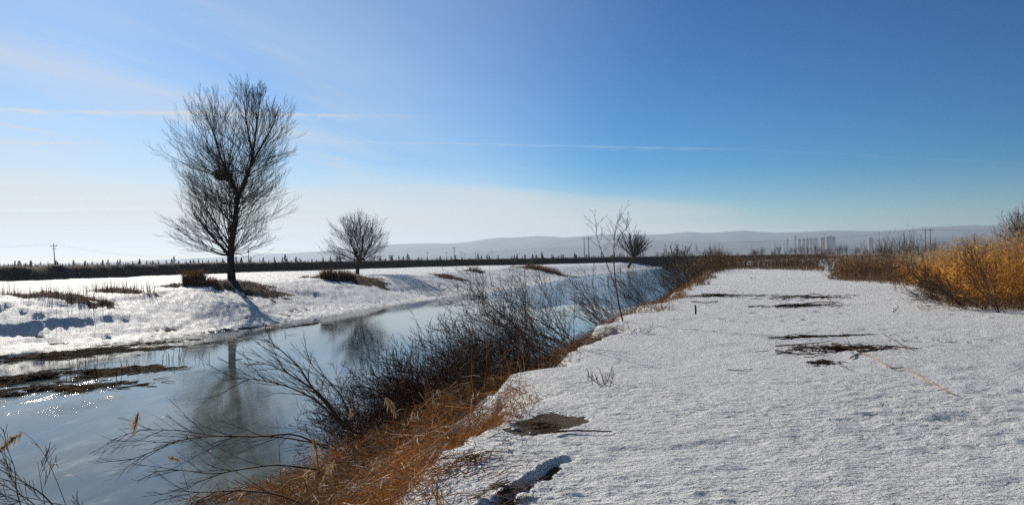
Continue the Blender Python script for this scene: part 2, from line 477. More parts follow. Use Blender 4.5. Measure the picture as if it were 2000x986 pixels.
M = {
    'ground': ground_material(), 'ice': ice_material(), 'water': water_material(),
    'bark': simple('dark_bark', (0.022, 0.016, 0.012), (0.075, 0.055, 0.042), 5, 0.9, 0.2, 0.01, stretch=(1, 1, 0.3)),
    'twig': simple('brown_twig', (0.058, 0.030, 0.016), (0.180, 0.100, 0.055), 3, 0.75, 0.2, rand=0.5),
    'greytwig': simple('grey_twig', (0.06, 0.048, 0.038), (0.16, 0.125, 0.095), 3, 0.7, 0.3, rand=0.5),
    'palestick': simple('pale_bare_wood', (0.20, 0.13, 0.07), (0.42, 0.31, 0.19), 9, 0.7, 0.3, 0.004),
    'reedstalk': simple('golden_reed', (0.28, 0.12, 0.022), (0.54, 0.27, 0.055), 2, 0.5, 0.4, translucent=0.30, rand=0.6),
    'reedleaf': simple('golden_reed_leaf', (0.40, 0.16, 0.028), (0.86, 0.47, 0.10), 2, 0.5, 0.4, translucent=0.60, rand=0.6),
    'plume': simple('reed_plume', (0.30, 0.20, 0.10), (0.58, 0.43, 0.25), 6, 0.8, 0.2, translucent=0.5, rand=0.5),
    'brownreed': simple('brown_reed', (0.062, 0.033, 0.014), (0.20, 0.108, 0.042), 2, 0.6, 0.3, translucent=0.35, rand=0.6),
    'grass': simple('rust_dry_grass', (0.10, 0.034, 0.009), (0.40, 0.165, 0.035), 2, 0.55, 0.4, translucent=0.42, rand=0.6),
    'browngrass': simple('brown_dry_grass', (0.065, 0.030, 0.013), (0.22, 0.115, 0.048), 2, 0.7, 0.3, translucent=0.3, rand=0.6),
    'litter': simple('wet_plant_litter', (0.022, 0.013, 0.008), (0.085, 0.048, 0.024), 2, 0.95, 0.05, rand=0.6),
    'embank': simple('embankment_scrub_soil', (0.030, 0.024, 0.018), (0.085, 0.065, 0.042), 0.9, 0.95, 0.1, 0.05, coords='Object'),
    'conifer': simple('dark_needles', (0.012, 0.016, 0.009), (0.035, 0.042, 0.022), 3, 0.8, 0.2),
    'pole': simple('weathered_concrete_pole', (0.20, 0.19, 0.18), (0.34, 0.33, 0.31), 4, 0.85, 0.2),
    'steel': simple('galvanised_steel', (0.22, 0.23, 0.24), (0.36, 0.37, 0.38), 3, 0.5, 0.4),
    'wire': simple('black_wire', (0.02, 0.02, 0.02), (0.05, 0.05, 0.05), 1, 0.6),
    'hill': simple('bare_brown_hillside', (0.06, 0.055, 0.048), (0.14, 0.13, 0.115), 0.0025, 0.95, 0.1),
    'wall': simple('pale_plaster_wall', (0.26, 0.24, 0.23), (0.34, 0.32, 0.31), 0.05, 0.9, 0.2),
    'wallred': simple('tan_plaster_wall', (0.24, 0.19, 0.16), (0.30, 0.24, 0.20), 0.05, 0.9, 0.2),
    'glass': simple('dark_window_glass', (0.03, 0.04, 0.05), (0.06, 0.07, 0.08), 0.2, 0.15, 0.5),
    'roofgrey': simple('grey_flat_roof', (0.18, 0.18, 0.19), (0.26, 0.26, 0.27), 0.2, 0.9, 0.2),
}

# ---------------------------------------------------------------- mesh helpers
def quad_mesh(name, V, Q, mats, midx=None, smooth=True):
    me = bpy.data.meshes.new(name)
    V = np.asarray(V, np.float32).reshape(-1, 3); Q = np.asarray(Q, np.int32).reshape(-1, 4)
    me.vertices.add(len(V)); me.vertices.foreach_set('co', V.ravel())
    me.loops.add(len(Q) * 4); me.loops.foreach_set('vertex_index', Q.ravel())
    me.polygons.add(len(Q))
    me.polygons.foreach_set('loop_start', np.arange(0, len(Q) * 4, 4, dtype=np.int32))
    me.polygons.foreach_set('loop_total', np.full(len(Q), 4, np.int32))
    if midx is not None:
        me.polygons.foreach_set('material_index', np.asarray(midx, np.int32))
    me.polygons.foreach_set('use_smooth', np.full(len(Q), smooth))
    for m in (mats if isinstance(mats, (list, tuple)) else [mats]):
        me.materials.append(m)
    me.update(calc_edges=True)
    return me

def v_tubes(P, R, sides=3):
    """P (n,k,3), R (n,k) -> verts, quads"""
    P = np.asarray(P, float); R = np.asarray(R, float)
    n, k, _ = P.shape
    T = np.gradient(P, axis=1)
    T /= np.linalg.norm(T, axis=2, keepdims=True) + 1e-9
    ref = np.where(np.abs(T[..., 2:3]) < 0.85, np.array([0, 0, 1.0]), np.array([1.0, 0, 0]))
    ref = np.broadcast_to(ref[:, :1], T.shape)
    A = np.cross(T, ref); A /= np.linalg.norm(A, axis=2, keepdims=True) + 1e-9
    B = np.cross(T, A)
    an = np.arange(sides) / sides * 2 * math.pi
    V = P[:, :, None] + R[:, :, None, None] * (A[:, :, None] * np.cos(an)[None, None, :, None] + B[:, :, None] * np.sin(an)[None, None, :, None])
    base = (np.arange(n) * k * sides)[:, None, None]
    i = np.arange(k - 1)[None, :, None] * sides; j = np.arange(sides)[None, None, :]; j2 = (j + 1) % sides
    Q = np.stack([base + i + j, base + i + j2, base + i + sides + j2, base + i + sides + j], -1)
    return V.reshape(-1, 3), Q.reshape(-1, 4)

def v_ribbons(P, side, Wd):
    """P (n,k,3), side (n,3), Wd (n,k) half widths"""
    n, k, _ = P.shape
    V = np.stack([P - side[:, None] * Wd[..., None], P + side[:, None] * Wd[..., None]], 2)
    base = (np.arange(n) * k * 2)[:, None]; i = np.arange(k - 1)[None, :] * 2
    Q = np.stack([base + i, base + i + 1, base + i + 3, base + i + 2], -1)
    return V.reshape(-1, 3), Q.reshape(-1, 4)

class Mix:
    """collects vertex/quad batches with a material slot each"""
    def __init__(self):
        self.V = []; self.Q = []; self.Mi = []; self.n = 0
    def add(self, VQ, mi=0):
        V, Q = VQ
        self.V.append(V); self.Q.append(Q + self.n); self.Mi.append(np.full(len(Q), mi)); self.n += len(V)
    def mesh(self, name, mats, smooth=True, origin=(0, 0, 0)):
        return quad_mesh(name, np.concatenate(self.V) - np.array(origin), np.concatenate(self.Q), mats, np.concatenate(self.Mi), smooth)

def link(name, me, parent=None, loc=(0, 0, 0), rz=0.0, sc=1.0):
    o = bpy.data.objects.new(name, me)
    COL.objects.link(o)
    o.location = loc
    o.rotation_euler = (0, 0, rz)
    o.scale = (sc, sc, sc) if not isinstance(sc, (tuple, list)) else sc
    if parent:
        o.parent = parent
    return o

def tag(o, label, cat=None, group=None, kind=None):
    if label: o['label'] = label
    if cat: o['category'] = cat
    if group: o['group'] = group
    if kind: o['kind'] = kind
    return o

def thing(name, label, cat, loc=(0, 0, 0), group=None, rz=0.0, sc=1.0):
    o = link(name, None, None, loc, rz, sc)
    o.empty_display_size = 0.2
    return tag(o, label, cat, group)

def copy_thing(src, loc, rz=0.0, sc=1.0, label=None, group=None):
    r = src.copy(); COL.objects.link(r)
    r.location = loc; r.rotation_euler = (0, 0, rz); r.scale = (sc, sc, sc) if not isinstance(sc, (tuple, list)) else sc
    if label: r['label'] = label
    if group: r['group'] = group
    for ch in [c for c in src.children]:
        c = ch.copy(); COL.objects.link(c); c.parent = r
    return r

class Branches:
    """a branch system: polylines grouped by point count, built as tubes"""
    def __init__(self):
        self.by = {}
    def add(self, pts, rad, sides=3):
        key = (len(pts), sides)
        self.by.setdefault(key, ([], []))
        self.by[key][0].append([tuple(p) for p in pts]); self.by[key][1].append(list(rad))
    def into(self, mix, mi=0):
        for (k, s), (P, R) in self.by.items():
            mix.add(v_tubes(np.array(P), np.array(R), s), mi)
    def mesh(self, name, mat, origin=(0, 0, 0)):
        mx = Mix(); self.into(mx)
        return mx.mesh(name, [mat], True, origin)

def rand_unit(rng):
    z = rng.uniform(-1, 1); a = rng.uniform(0, 6.2832); s = math.sqrt(1 - z * z)
    return Vector((s * math.cos(a), s * math.sin(a), z))

def grow(br, rng, p, d, L, r, depth, up=0.25, wob=0.12, kids=6, spread=0.6, ratio=0.55, k=6, rmin=0.004, first=0.2, sides=None, pull=None, kidfac=0.6):
    """one branch and its twigs"""
    d = d.normalized(); pts = [p.copy()]; rad = [r]; seg = L / (k - 1)
    cur = p.copy()
    for i in range(1, k):
        d = d + rand_unit(rng) * wob + Vector((0, 0, up / (k - 1)))
        if pull is not None:
            d = d + pull / (k - 1)
        d.normalize()
        cur = cur + d * seg
        pts.append(cur.copy()); rad.append(max(rmin, r * (1 - 0.85 * i / (k - 1))))
    br.add(pts, rad, sides or (5 if r > 0.04 else 3))
    if depth <= 0:
        return pts
    for c in range(kids):
        t = first + (0.97 - first) * (c + rng.random()) / kids
        f = t * (k - 1); i = min(k - 2, int(f)); f -= i
        q = pts[i].lerp(pts[i + 1], f); dd = (pts[i + 1] - pts[i]).normalized()
        side = rand_unit(rng); side = (side - dd * side.dot(dd)).normalized()
        sp = spread * rng.uniform(0.6, 1.3)
        nd = dd * math.cos(sp) + side * math.sin(sp)
        nl = L * ratio * (1.1 - 0.65 * t) * rng.uniform(0.65, 1.25)
        nr = max(rmin, (rad[i] * 0.55))
        grow(br, rng, q, nd, nl, nr, depth - 1, up, wob * 1.1, max(2, int(kids * kidfac)), spread, ratio, max(4, k - 2), rmin, 0.15, 3, pull, kidfac)
    return pts

# ---------------------------------------------------------------- the setting: ground, ice, water, embankment, hills
def build_ground():
    th = np.concatenate([np.linspace(-180, -46, 40, endpoint=False), np.linspace(-46, -37, 24, endpoint=False), np.linspace(-37, 37, 640, endpoint=False), np.linspace(37, 46, 24, endpoint=False), np.linspace(46, 180, 41)]) * math.pi / 180
    r = [0.0, 0.5, 1.0, 1.5, 2.0, 2.5, 2.9]
    v = 3.2
    while v < 160:
        r.append(v); v *= (1.0085 if v > 12 else 1.0044) if v > 4.6 else 1.02
    while v < 14000:
        r.append(v); v *= 1.035
    r = np.array(r)
    Rr, Th = np.meshgrid(r, th, indexing='ij')
    X = Rr * np.sin(Th); Y = Rr * np.cos(Th)
    dth = np.gradient(th)
    cell = np.maximum(Rr * dth[None, :], np.gradient(r)[:, None] * 0.55)
    z, soil = terrain(X.ravel(), Y.ravel(), cell.ravel(), True)
    V = np.stack([X.ravel(), Y.ravel(), z], 1)
    nr, nt = Rr.shape
    i = np.arange(nr - 1)[:, None] * nt; j = np.arange(nt - 1)[None, :]
    Q = np.stack([i + j, i + j + nt, i + j + nt + 1, i + j + 1], -1).reshape(-1, 4)
    Q = Q[:, ::-1]
    me = quad_mesh('ground', V, Q, M['ground'])
    at = me.attributes.new('soil', 'FLOAT', 'POINT')
    at.data.foreach_set('value', soil.astype(np.float32))
    o = link('ground', me)
    tag(o, 'crusted old snow over brown earth on both river banks', kind='structure')

build_ground()

def build_river():
    # ice near, open water beyond; both sheets run a little under the banks
    NC = 33
    def sheet(ys, z, bank, cut=None):
        P = []
        for y in ys:
            a = float(x_left(y)) - bank; b = float(np.interp(y, _YS, EDGE)) - W_BANK * 0.35
            P.append([(a + (b - a) * t, y, z) for t in np.linspace(0, 1, NC)])
        P = np.array(P)
        n = len(ys); i = np.arange(n - 1)[:, None] * NC; j = np.arange(NC - 1)[None, :]
        Q = np.stack([i + j, i + j + 1, i + NC + j + 1, i + NC + j], -1).reshape(-1, 4)
        return P, Q
    P, Q = sheet(np.arange(-60, 470, 2.5), WATER - 0.03, 0.4)
    o = link('river_water', quad_mesh('river_water', P, Q, M['water']))
    tag(o, 'dark blue rippled open water of the river', kind='structure')
    ys = np.concatenate([np.arange(-60, 40, 2.5), np.arange(40, 58, 1.5)])
    P, Q = sheet(ys, WATER, 0.4)
    # the ice tongue runs farther along the left shore
    for row in range(len(ys)):
        y = ys[row]
        if y > 30:
            for c in range(NC):
                t = c / (NC - 1)
                ext = (y - 30) / 27.0
                P[row, c, 1] = y + ext * (24 * (1 - t) ** 1.5 + (fbm(np.array([c * 0.27]), np.array([4.4]), 7, 4)[0] - 0.5) * 34)
                yy = P[row, c, 1]
                a = float(x_left(yy)) - 0.4; b = float(np.interp(yy, _YS, EDGE)) - W_BANK * 0.35
                P[row, c, 0] = a + (b - a) * t
    o = link('river_ice', quad_mesh('river_ice', P, Q, M['ice']))
    tag(o, 'smooth grey blue ice sheet on the near river', kind='structure')

build_river()

def _f(px, py):
    p = gp(px, py, 0.08); return (p.x, p.y)
EMB = [(-78, -140), (-64, -20), (-58, 40), _f(0, 552), _f(200, 543), _f(400, 535), _f(650, 527), _f(900, 520), _f(1150, 514.5), (90, 330), (170, 430)]
def emb_line():
    out = []
    for (x0, y0), (x1, y1) in zip(EMB[:-1], EMB[1:]):
        n = max(2, int(math.hypot(x1 - x0, y1 - y0) / 1.2))
        for i in range(n):
            t = i / n
            out.append((x0 + (x1 - x0) * t, y0 + (y1 - y0) * t))
    A = np.array(out)
    k = np.ones(15) / 15
    for c in (0, 1):
        A[:, c] = np.convolve(np.pad(A[:, c], 7, mode='edge'), k, mode='valid')
    return A
EMBL = emb_line()
EMB_H = 1.75
def build_embankment():
    A = EMBL
    T = np.gradient(A, axis=0); T /= np.linalg.norm(T, axis=1, keepdims=True)
    Nn = np.stack([-T[:, 1], T[:, 0]], 1)      # to the left (away from river)
    prof = [(-0.9, -0.5), (0.0, -0.02), (0.7, 0.35), (1.4, 0.72), (2.0, 0.98), (2.5, 1.05), (4.0, 1.04), (6.5, 1.0), (8.0, 0.55), (9.5, 0.0), (10.0, -0.5)]
    rows = []
    for s, h in prof:
        x = A[:, 0] + Nn[:, 0] * s; y = A[:, 1] + Nn[:, 1] * s
        n = (fbm(x / 1.6, y / 1.6, 201, 4) - 0.5)
        z = 0.06 + h * (EMB_H / 1.05) + n * 0.28 * (h > 0.1) + (vn(x / 0.5, y / 0.5, 203) - 0.5) * 0.12 * (h > 0.1)
        rows.append(np.stack([x + n * 0.6, y + n * 0.3, z], 1))
    P = np.array(rows)
    m, n, _ = P.shape
    i = np.arange(m - 1)[:, None] * n; j = np.arange(n - 1)[None, :]
    Q = np.stack([i + j, i + j + 1, i + n + j + 1, i + n + j], -1).reshape(-1, 4)[:, ::-1]
    o = link('embankment', quad_mesh('embankment', P, Q, M['embank']))
    tag(o, 'long dark earth embankment across the snowy field', kind='structure')

build_embankment()

RIDGE = [(-400, 526), (200, 512), (430, 502), (533, 495), (570, 493), (638, 490), (700, 484), (752, 478), (798, 475), (850, 473), (890, 475), (940, 466), (973, 463), (1031, 461), (1113, 460), (1152, 455), (1250, 455), (1335, 452), (1387, 454), (1447, 448), (1529, 452), (1629, 446), (1694, 450), (1750, 449), (1800, 444), (1857, 440), (1964, 439), (2060, 441), (2300, 448), (2700, 470)]
RIDGE2 = [(500, 512), (800, 502), (1000, 488), (1150, 478), (1260, 470), (1340, 474), (1450, 468), (1560, 474), (1700, 466), (1850, 462), (2000, 468), (2300, 474)]
def hills(name, label, ridge, dist, deep, seed, scale):
    ridge = [level(a, b) for a, b in ridge]
    pxs = np.linspace(ridge[0][0], ridge[-1][0], 420)
    ry = np.interp(pxs, [a for a, b in ridge], [b for a, b in ridge])
    k = np.exp(-0.5 * (np.arange(-6, 7) / 2.2) ** 2); k /= k.sum()
    ry = np.convolve(np.pad(ry, 6, mode='edge'), k, mode='valid')
    H = (HZ - ry) / F * dist + EYE
    ts = np.linspace(-1, 1, 34)
    rows = []
    for t in ts:
        y = dist + t * deep
        x = (pxs - 1000) / F * dist * (1 + 0.15 * t)
        prof = (1 - abs(t)) ** 0.75
        n = 1 - np.abs(2 * fbm(x / scale, np.full_like(x, y) / scale, seed, 5) - 1)
        n2 = fbm(x / (scale * 2.2), np.full_like(x, y) / (scale * 2.2), seed + 9, 3)
        z = H * prof * (1 - 0.45 * (abs(t) ** 0.5) * (1 - n)) * (1 - 0.25 * abs(t) * n2) - 12 * abs(t)
        z = z + H * 0.05 * (n - 0.5) * (abs(t) > 0.02)
        rows.append(np.stack([x, np.full_like(x, y), z], 1))
    P = np.array(rows)
    m, n, _ = P.shape
    i = np.arange(m - 1)[:, None] * n; j = np.arange(n - 1)[None, :]
    Q = np.stack([i + j, i + j + 1, i + n + j + 1, i + n + j], -1).reshape(-1, 4)
    o = link(name, quad_mesh(name, P, Q, M['hill']))
    tag(o, label, kind='structure')

hills('mountains', 'long bare mountain range fading into blue haze', RIDGE, 10000, 1900, 301, 900)
hills('foothills', 'lower hazy foothills in front of the mountain range', RIDGE2, 7200, 1000, 321, 600)

def build_haze():
    R_, zb, zt = 14600, -14.0, 385.0
    V = [(-R_, -R_, zb), (R_, -R_, zb), (R_, R_, zb), (-R_, R_, zb), (-R_, -R_, zt), (R_, -R_, zt), (R_, R_, zt), (-R_, R_, zt)]
    Q = [(0, 3, 2, 1), (4, 5, 6, 7), (0, 1, 5, 4), (1, 2, 6, 5), (2, 3, 7, 6), (3, 0, 4, 7)]
    m = bpy.data.materials.new('winter_haze')
    m.use_nodes = True
    m.node_tree.nodes.clear()
    N = NT(m.node_tree)
    out = N.n('ShaderNodeOutputMaterial'); pv = N.n('ShaderNodeVolumePrincipled')
    pv.inputs['Color'].default_value = (0.66, 0.79, 0.97, 1)
    pv.inputs['Density'].default_value = 0.00009
    pv.inputs['Anisotropy'].default_value = 0.35
    N.link(pv.outputs[0], out.inputs['Volume'])
    o = link('haze', quad_mesh('haze', V, Q, m, smooth=False))
    tag(o, 'pale blue winter haze over the plain', kind='stuff')
build_haze()

# ---------------------------------------------------------------- trees
def tree_from(name, label, cat, base, trunk_lines, limb_specs, seed, rmin, group=None):
    """trunk_lines: list of (points, radii); limb_specs: callables producing (p, d, L, r, kwargs)"""
    t = thing(name, label, cat, base, group)
    rng = random.Random(seed)
    br = Branches()
    for pts, rad in trunk_lines:
        # resample smooth
        n = 14
        P = np.array([tuple(p) for p in pts]); s = np.linspace(0, 1, len(P)); u = np.linspace(0, 1, n)
        Q = np.stack([np.interp(u, s, P[:, c]) for c in range(3)], 1)
        Q[1:-1] = (Q[:-2] + 2 * Q[1:-1] + Q[2:]) / 4
        Rr = np.interp(u, s, rad) * (1 + 0.08 * np.array([rng.uniform(-1, 1) for _ in range(n)]))
        br.add([tuple(q) for q in Q], Rr, 9)
    link('trunk', br.mesh('trunk', M['bark'], base), t)
    for p, d, L, r, kw in limb_specs(rng):
        b = Branches()
        grow(b, rng, p, d, L, r, rmin=rmin, **kw)
        link('limb', b.mesh('limb', M['bark'], base), t)
    return t

def sph(az, el):
    return Vector((math.cos(az) * math.cos(el), math.sin(az) * math.cos(el), math.sin(el)))

# big tree with the nest
TB = hit(452, 548); TD = TB.y
TB.z = gz(TB.x, TB.y) - 0.05
def T_(px, py, dy=0.0):
    p = dp(px, py, TD); return Vector((p.x, p.y + dy, p.z))
trunk1 = [([T_(453, 556), T_(452, 535), T_(450, 505), T_(452, 470), T_(460, 430), T_(461, 400), T_(464, 382)], [0.38, 0.29, 0.27, 0.24, 0.21, 0.18, 0.18]),
          ([T_(463, 386), T_(460, 368), T_(452, 350), T_(444, 338), T_(436, 318, -.3), T_(428, 290, -.4), T_(418, 255, -.4), T_(412, 222, -.5)], [0.15, 0.14, 0.12, 0.10, 0.075, 0.055, 0.035, 0.015]),
          ([T_(465, 386), T_(474, 362), T_(484, 342), T_(490, 318), T_(492, 290, .3), T_(497, 255, .3), T_(503, 215, .2), T_(508, 180, .2)], [0.16, 0.15, 0.13, 0.10, 0.075, 0.055, 0.035, 0.015]),
          ([T_(488, 328), T_(502, 305, -.4), T_(522, 280, -.8), T_(540, 250, -1.0), T_(552, 215, -1.0)], [0.11, 0.08, 0.06, 0.04, 0.015]),
          ([T_(492, 296), T_(480, 262, .6), T_(472, 225, .8), T_(468, 190, .9)], [0.08, 0.06, 0.04, 0.015]),
          ([T_(450, 500), T_(440, 490), T_(425, 468, -.5), T_(405, 442, -.8), T_(385, 415, -1.0)], [0.16, 0.12, 0.09, 0.06, 0.02])]
def limbs1(rng):
    out = []
    pxm = TD / F
    def put(px, py, n, L, el, r, dx=0.0, kids=8, depth=2):
        n = int(n * 1.3)
        for i in range(n):
            az = 6.283 * (i + rng.random()) / n
            e = math.radians(rng.uniform(*el))
            d = sph(az, e) + Vector((dx, 0, 0))
            d.y *= 0.75
            out.append((T_(px + rng.uniform(-3, 3), py + rng.uniform(-8, 8)), d, rng.uniform(*L) * pxm, r * 0.72 * rng.uniform(0.7, 1.2), dict(depth=depth, up=0.46, wob=0.085, kids=kids, spread=0.5, ratio=0.52, k=8, kidfac=0.7)))
    put(449, 492, 22, (85, 125), (-5, 45), 0.055, -0.1)
    put(449, 480, 14, (120, 175), (35, 70), 0.060, -0.30)
    put(430, 470, 9, (70, 115), (15, 60), 0.040, -0.5)
    put(405, 442, 6, (48, 80), (30, 75), 0.030, -0.4)
    put(458, 445, 14, (85, 130), (8, 50), 0.042, 0.15)
    put(461, 410, 12, (85, 125), (12, 55), 0.042, 0.0)
    put(458, 375, 10, (85, 130), (10, 55), 0.042, -0.1)
    put(452, 352, 10, (95, 140), (12, 55), 0.045, -0.40)
    put(444, 338, 11, (95, 145), (20, 65), 0.050, -0.40)
    put(430, 295, 9, (75, 120), (30, 75), 0.035, -0.30)
    put(418, 258, 7, (50, 80), (35, 80), 0.025, -0.1)
    put(482, 345, 11, (85, 120), (10, 55), 0.045, 0.30)
    put(491, 312, 10, (85, 125), (25, 75), 0.045, 0.15)
    put(496, 262, 9, (65, 95), (40, 85), 0.035, 0.0)
    put(505, 205, 7, (28, 45), (45, 88), 0.025)
    put(525, 275, 7, (55, 85), (20, 75), 0.03, 0.1)
    put(540, 245, 5, (28, 44), (45, 85), 0.02)
    put(480, 222, 8, (46, 70), (50, 88), 0.025)
    put(455, 422, 9, (115, 160), (22, 58), 0.045, -0.55)
    put(461, 420, 7, (95, 130), (22, 55), 0.040, 0.5)
    put(446, 342, 8, (90, 130), (-5, 32), 0.042, -0.7)
    put(490, 320, 7, (70, 100), (-5, 32), 0.040, 0.6)
    put(461, 398, 7, (95, 130), (0, 32), 0.040, -0.6)
    put(463, 394, 7, (85, 112), (0, 32), 0.040, 0.6)
    return out
tree_from('bare_tree', 'tall bare tree with a bird nest in its fork on the far bank', 'tree', tuple(TB), trunk1, limbs1, 7, 0.0056)

# nest
def build_nest():
    rng = random.Random(3)
    c = T_(437, 342, -0.35)
    b = Branches()
    for i in range(560):
        a = rng.uniform(0, 6.283); hh = rng.uniform(-0.40, 0.34)
        rr = 0.76 * math.sqrt(max(0.05, 1 - (hh / 0.42) ** 2)) * rng.uniform(0.55, 1.05)
        p = c + Vector((rr * math.cos(a), rr * math.sin(a) * 0.9, hh))
        d = Vector((-math.sin(a), math.cos(a), rng.uniform(-0.45, 0.45))) + rand_unit(rng) * 0.45
        d.normalize(); L = rng.uniform(0.25, 0.6)
        b.add([p - d * L / 2, p + rand_unit(rng) * 0.03, p + d * L / 2], [0.012, 0.014, 0.008], 3)
    o = link('bird_nest', b.mesh('bird_nest', M['twig'], tuple(c)), None, tuple(c))
    tag(o, 'large dark stick nest wedged in the fork of the tall tree', 'nest')
build_nest()

# smaller round tree
SB = hit(698, 536); SD = SB.y
SB.z = gz(SB.x, SB.y) - 0.05
def S_(px, py, dy=0.0):
    p = dp(px, py, SD); return Vector((p.x, p.y + dy, p.z))
trunk2 = [([S_(698, 541), S_(698, 530), S_(699, 520), S_(702, 510)], [0.30, 0.24, 0.21, 0.22]),
          ([S_(701, 512), S_(704, 500), S_(706, 485, .3), S_(708, 460, .4)], [0.16, 0.12, 0.08, 0.03]),
          ([S_(701, 512), S_(695, 498), S_(688, 480, -.3), S_(682, 455, -.4)], [0.15, 0.11, 0.07, 0.03]),
          ([S_(702, 512), S_(710, 502), S_(722, 485, -.4), S_(732, 462, -.5)], [0.13, 0.09, 0.06, 0.025])]
def limbs2(rng):
    out = []
    pxm = SD / F
    def put(px, py, n, L, el, r, dx=0.0, kids=7):
        for i in range(n):
            az = 6.283 * (i + rng.random()) / n
            d = sph(az, math.radians(rng.uniform(*el))) + Vector((dx, 0, 0))
            out.append((S_(px + rng.uniform(-2, 2), py + rng.uniform(-3, 3)), d, rng.uniform(*L) * pxm * 1.16, r * rng.uniform(0.7, 1.2), dict(depth=2, up=0.22, wob=0.08, kids=kids + 1, spread=0.45, ratio=0.5, k=7, kidfac=0.7)))
    put(701, 509, 18, (52, 68), (12, 42), 0.045)
    put(700, 510, 10, (46, 58), (-6, 22), 0.036)
    put(701, 506, 12, (58, 76), (45, 85), 0.045)
    put(694, 496, 9, (48, 66), (20, 75), 0.035, -0.2)
    put(705, 494, 10, (50, 74), (30, 85), 0.035, 0.0)
    put(712, 498, 8, (42, 60), (20, 70), 0.03, 0.25)
    put(686, 476, 6, (32, 50), (35, 80), 0.025, -0.2)
    put(707, 475, 7, (34, 55), (45, 88), 0.025)
    put(725, 480, 6, (26, 40), (30, 75), 0.022, 0.2)
    return out
tree_from('bare_tree', 'small round bare tree on a brown mound on the far bank', 'tree', tuple(SB), trunk2, limbs2, 8, 0.0075)

# leaning far tree and round bush at the river bend
def far_tree(px, py, d, hpx, wpx, lean, seed, label, name='bare_tree', cat='tree', stems=1, el=(35, 85), n=16, mat='bark'):
    rng = random.Random(seed)
    p = dp(px, py, d); base = (p.x, d, gz(p.x, d) - 0.1)
    H = hpx * d / F; Wd = wpx * d / F
    t = thing(name, label, cat, base)
    O = Vector((0, 0, 0))
    rm = 0.0011 * d * 0.12
    if stems == 1:
        b = Branches()
        top = Vector((lean * H * 0.35, 0, H * 0.30))
        b.add([O, top * 0.5 + Vector((lean * -0.1, 0, 0)), top], [H * 0.040, H * 0.032, H * 0.030], 7)
        link('trunk', b.mesh('trunk', M[mat]), t)
        src = top * 0.92
    else:
        src = O
    for i in range(n):
        az = 6.283 * (i + rng.random()) / n
        dd = sph(az, math.radians(rng.uniform(*el)))
        dd.x *= Wd / H * 1.5
        dd.x += lean * 0.3
        b = Branches()
        L = H * (0.72 if stems == 1 else 0.98) * rng.uniform(0.7, 1.05) * (0.75 + 0.3 * dd.normalized().z)
        grow(b, rng, src + Vector((rng.uniform(-1, 1), rng.uniform(-1, 1), 0)) * (0.02 * H if stems == 1 else 0.12 * Wd), dd, L, H * 0.016, 2, 0.35, 0.10, 7, 0.5, 0.5, 6, rm)
        link('limb' if stems == 1 else 'stem', b.mesh('limb', M[mat]), t)
    return t
far_tree(1226, 513, 225, 74, 62, 0.5, 21, 'dark bare tree leaning right on the far bank at the river bend', n=26)
far_tree(1327, 514, 225, 54, 62, 0.0, 22, 'round twiggy bush on the far bank beyond the leaning tree', 'round_bush', 'bush', 3, (15, 88), 44, 'twig')
far_tree(1385, 514, 240, 44, 46, 0.0, 23, 'pale loose bare tree right of the round twiggy bush', 'bare_tree', 'tree', 1, (30, 85), 14, 'greytwig')
far_tree(1296, 516, 170, 14, 50, 0.0, 24, 'low dark bush at the water edge of the river bend', 'low_bush', 'bush', 3, (5, 60), 16, 'twig')
far_tree(2002, 505, 150, 100, 92, -0.1, 25, 'bushy bare tree at the right frame edge behind golden reeds', 'bare_tree', 'tree', 1, (15, 85), 26, 'greytwig')

# slender forked sapling by the bank edge
def sapling():
    rng = random.Random(31)
    bp = gp(1217, 628, 0.0); d = bp.y
    base = (bp.x, bp.y, gz(bp.x, bp.y) - 0.03)
    t = thing('forked_sapling', 'slender forked bare sapling at the snowy bank edge beside the dark brush', 'sapling', base)
    def A(pts, r0, r1, nk, L, nm):
        b = Branches()
        P = [dp(x, y, d) + Vector((0, dy, 0)) for x, y, dy in pts]
        n = 12; Q = np.array([tuple(p) for p in P]); s = np.linspace(0, 1, len(Q)); u = np.linspace(0, 1, n)
        Q = np.stack([np.interp(u, s, Q[:, c]) for c in range(3)], 1); Q[1:-1] = (Q[:-2] + 2 * Q[1:-1] + Q[2:]) / 4
        b.add([tuple(q) for q in Q], np.linspace(r0, r1, n), 6)
        for i in range(nk):
            f = 0.45 + 0.54 * (i + rng.random()) / nk
            q = Vector(Q[min(n - 1, int(f * n))]); dd = Vector((rng.uniform(-.7, .8), rng.uniform(-.6, .6), rng.uniform(.35, 1)))
            grow(b, rng, q, dd, L * rng.uniform(0.5, 1.2), 0.006, 1, 0.2, 0.16, 5, 0.6, 0.5, 6, 0.0028)
        link(nm, b.mesh(nm, M['twig'], base), t)
    A([(1217, 630, 0), (1207, 590, 0), (1201, 545, 0), (1199, 505, .05), (1199, 480, 0), (1200, 455, -.05), (1205, 435, 0)], 0.026, 0.005, 14, 0.62, 'stem')
    A([(1201, 560, 0), (1192, 530, .1), (1180, 500, .15), (1172, 480, .2), (1166, 455, .2), (1165, 432, .2)], 0.014, 0.004, 10, 0.45, 'stem')
    A([(1199, 482, 0), (1210, 462, .1), (1222, 450, .15), (1230, 440, .2)], 0.009, 0.003, 8, 0.35, 'branch')
sapling()

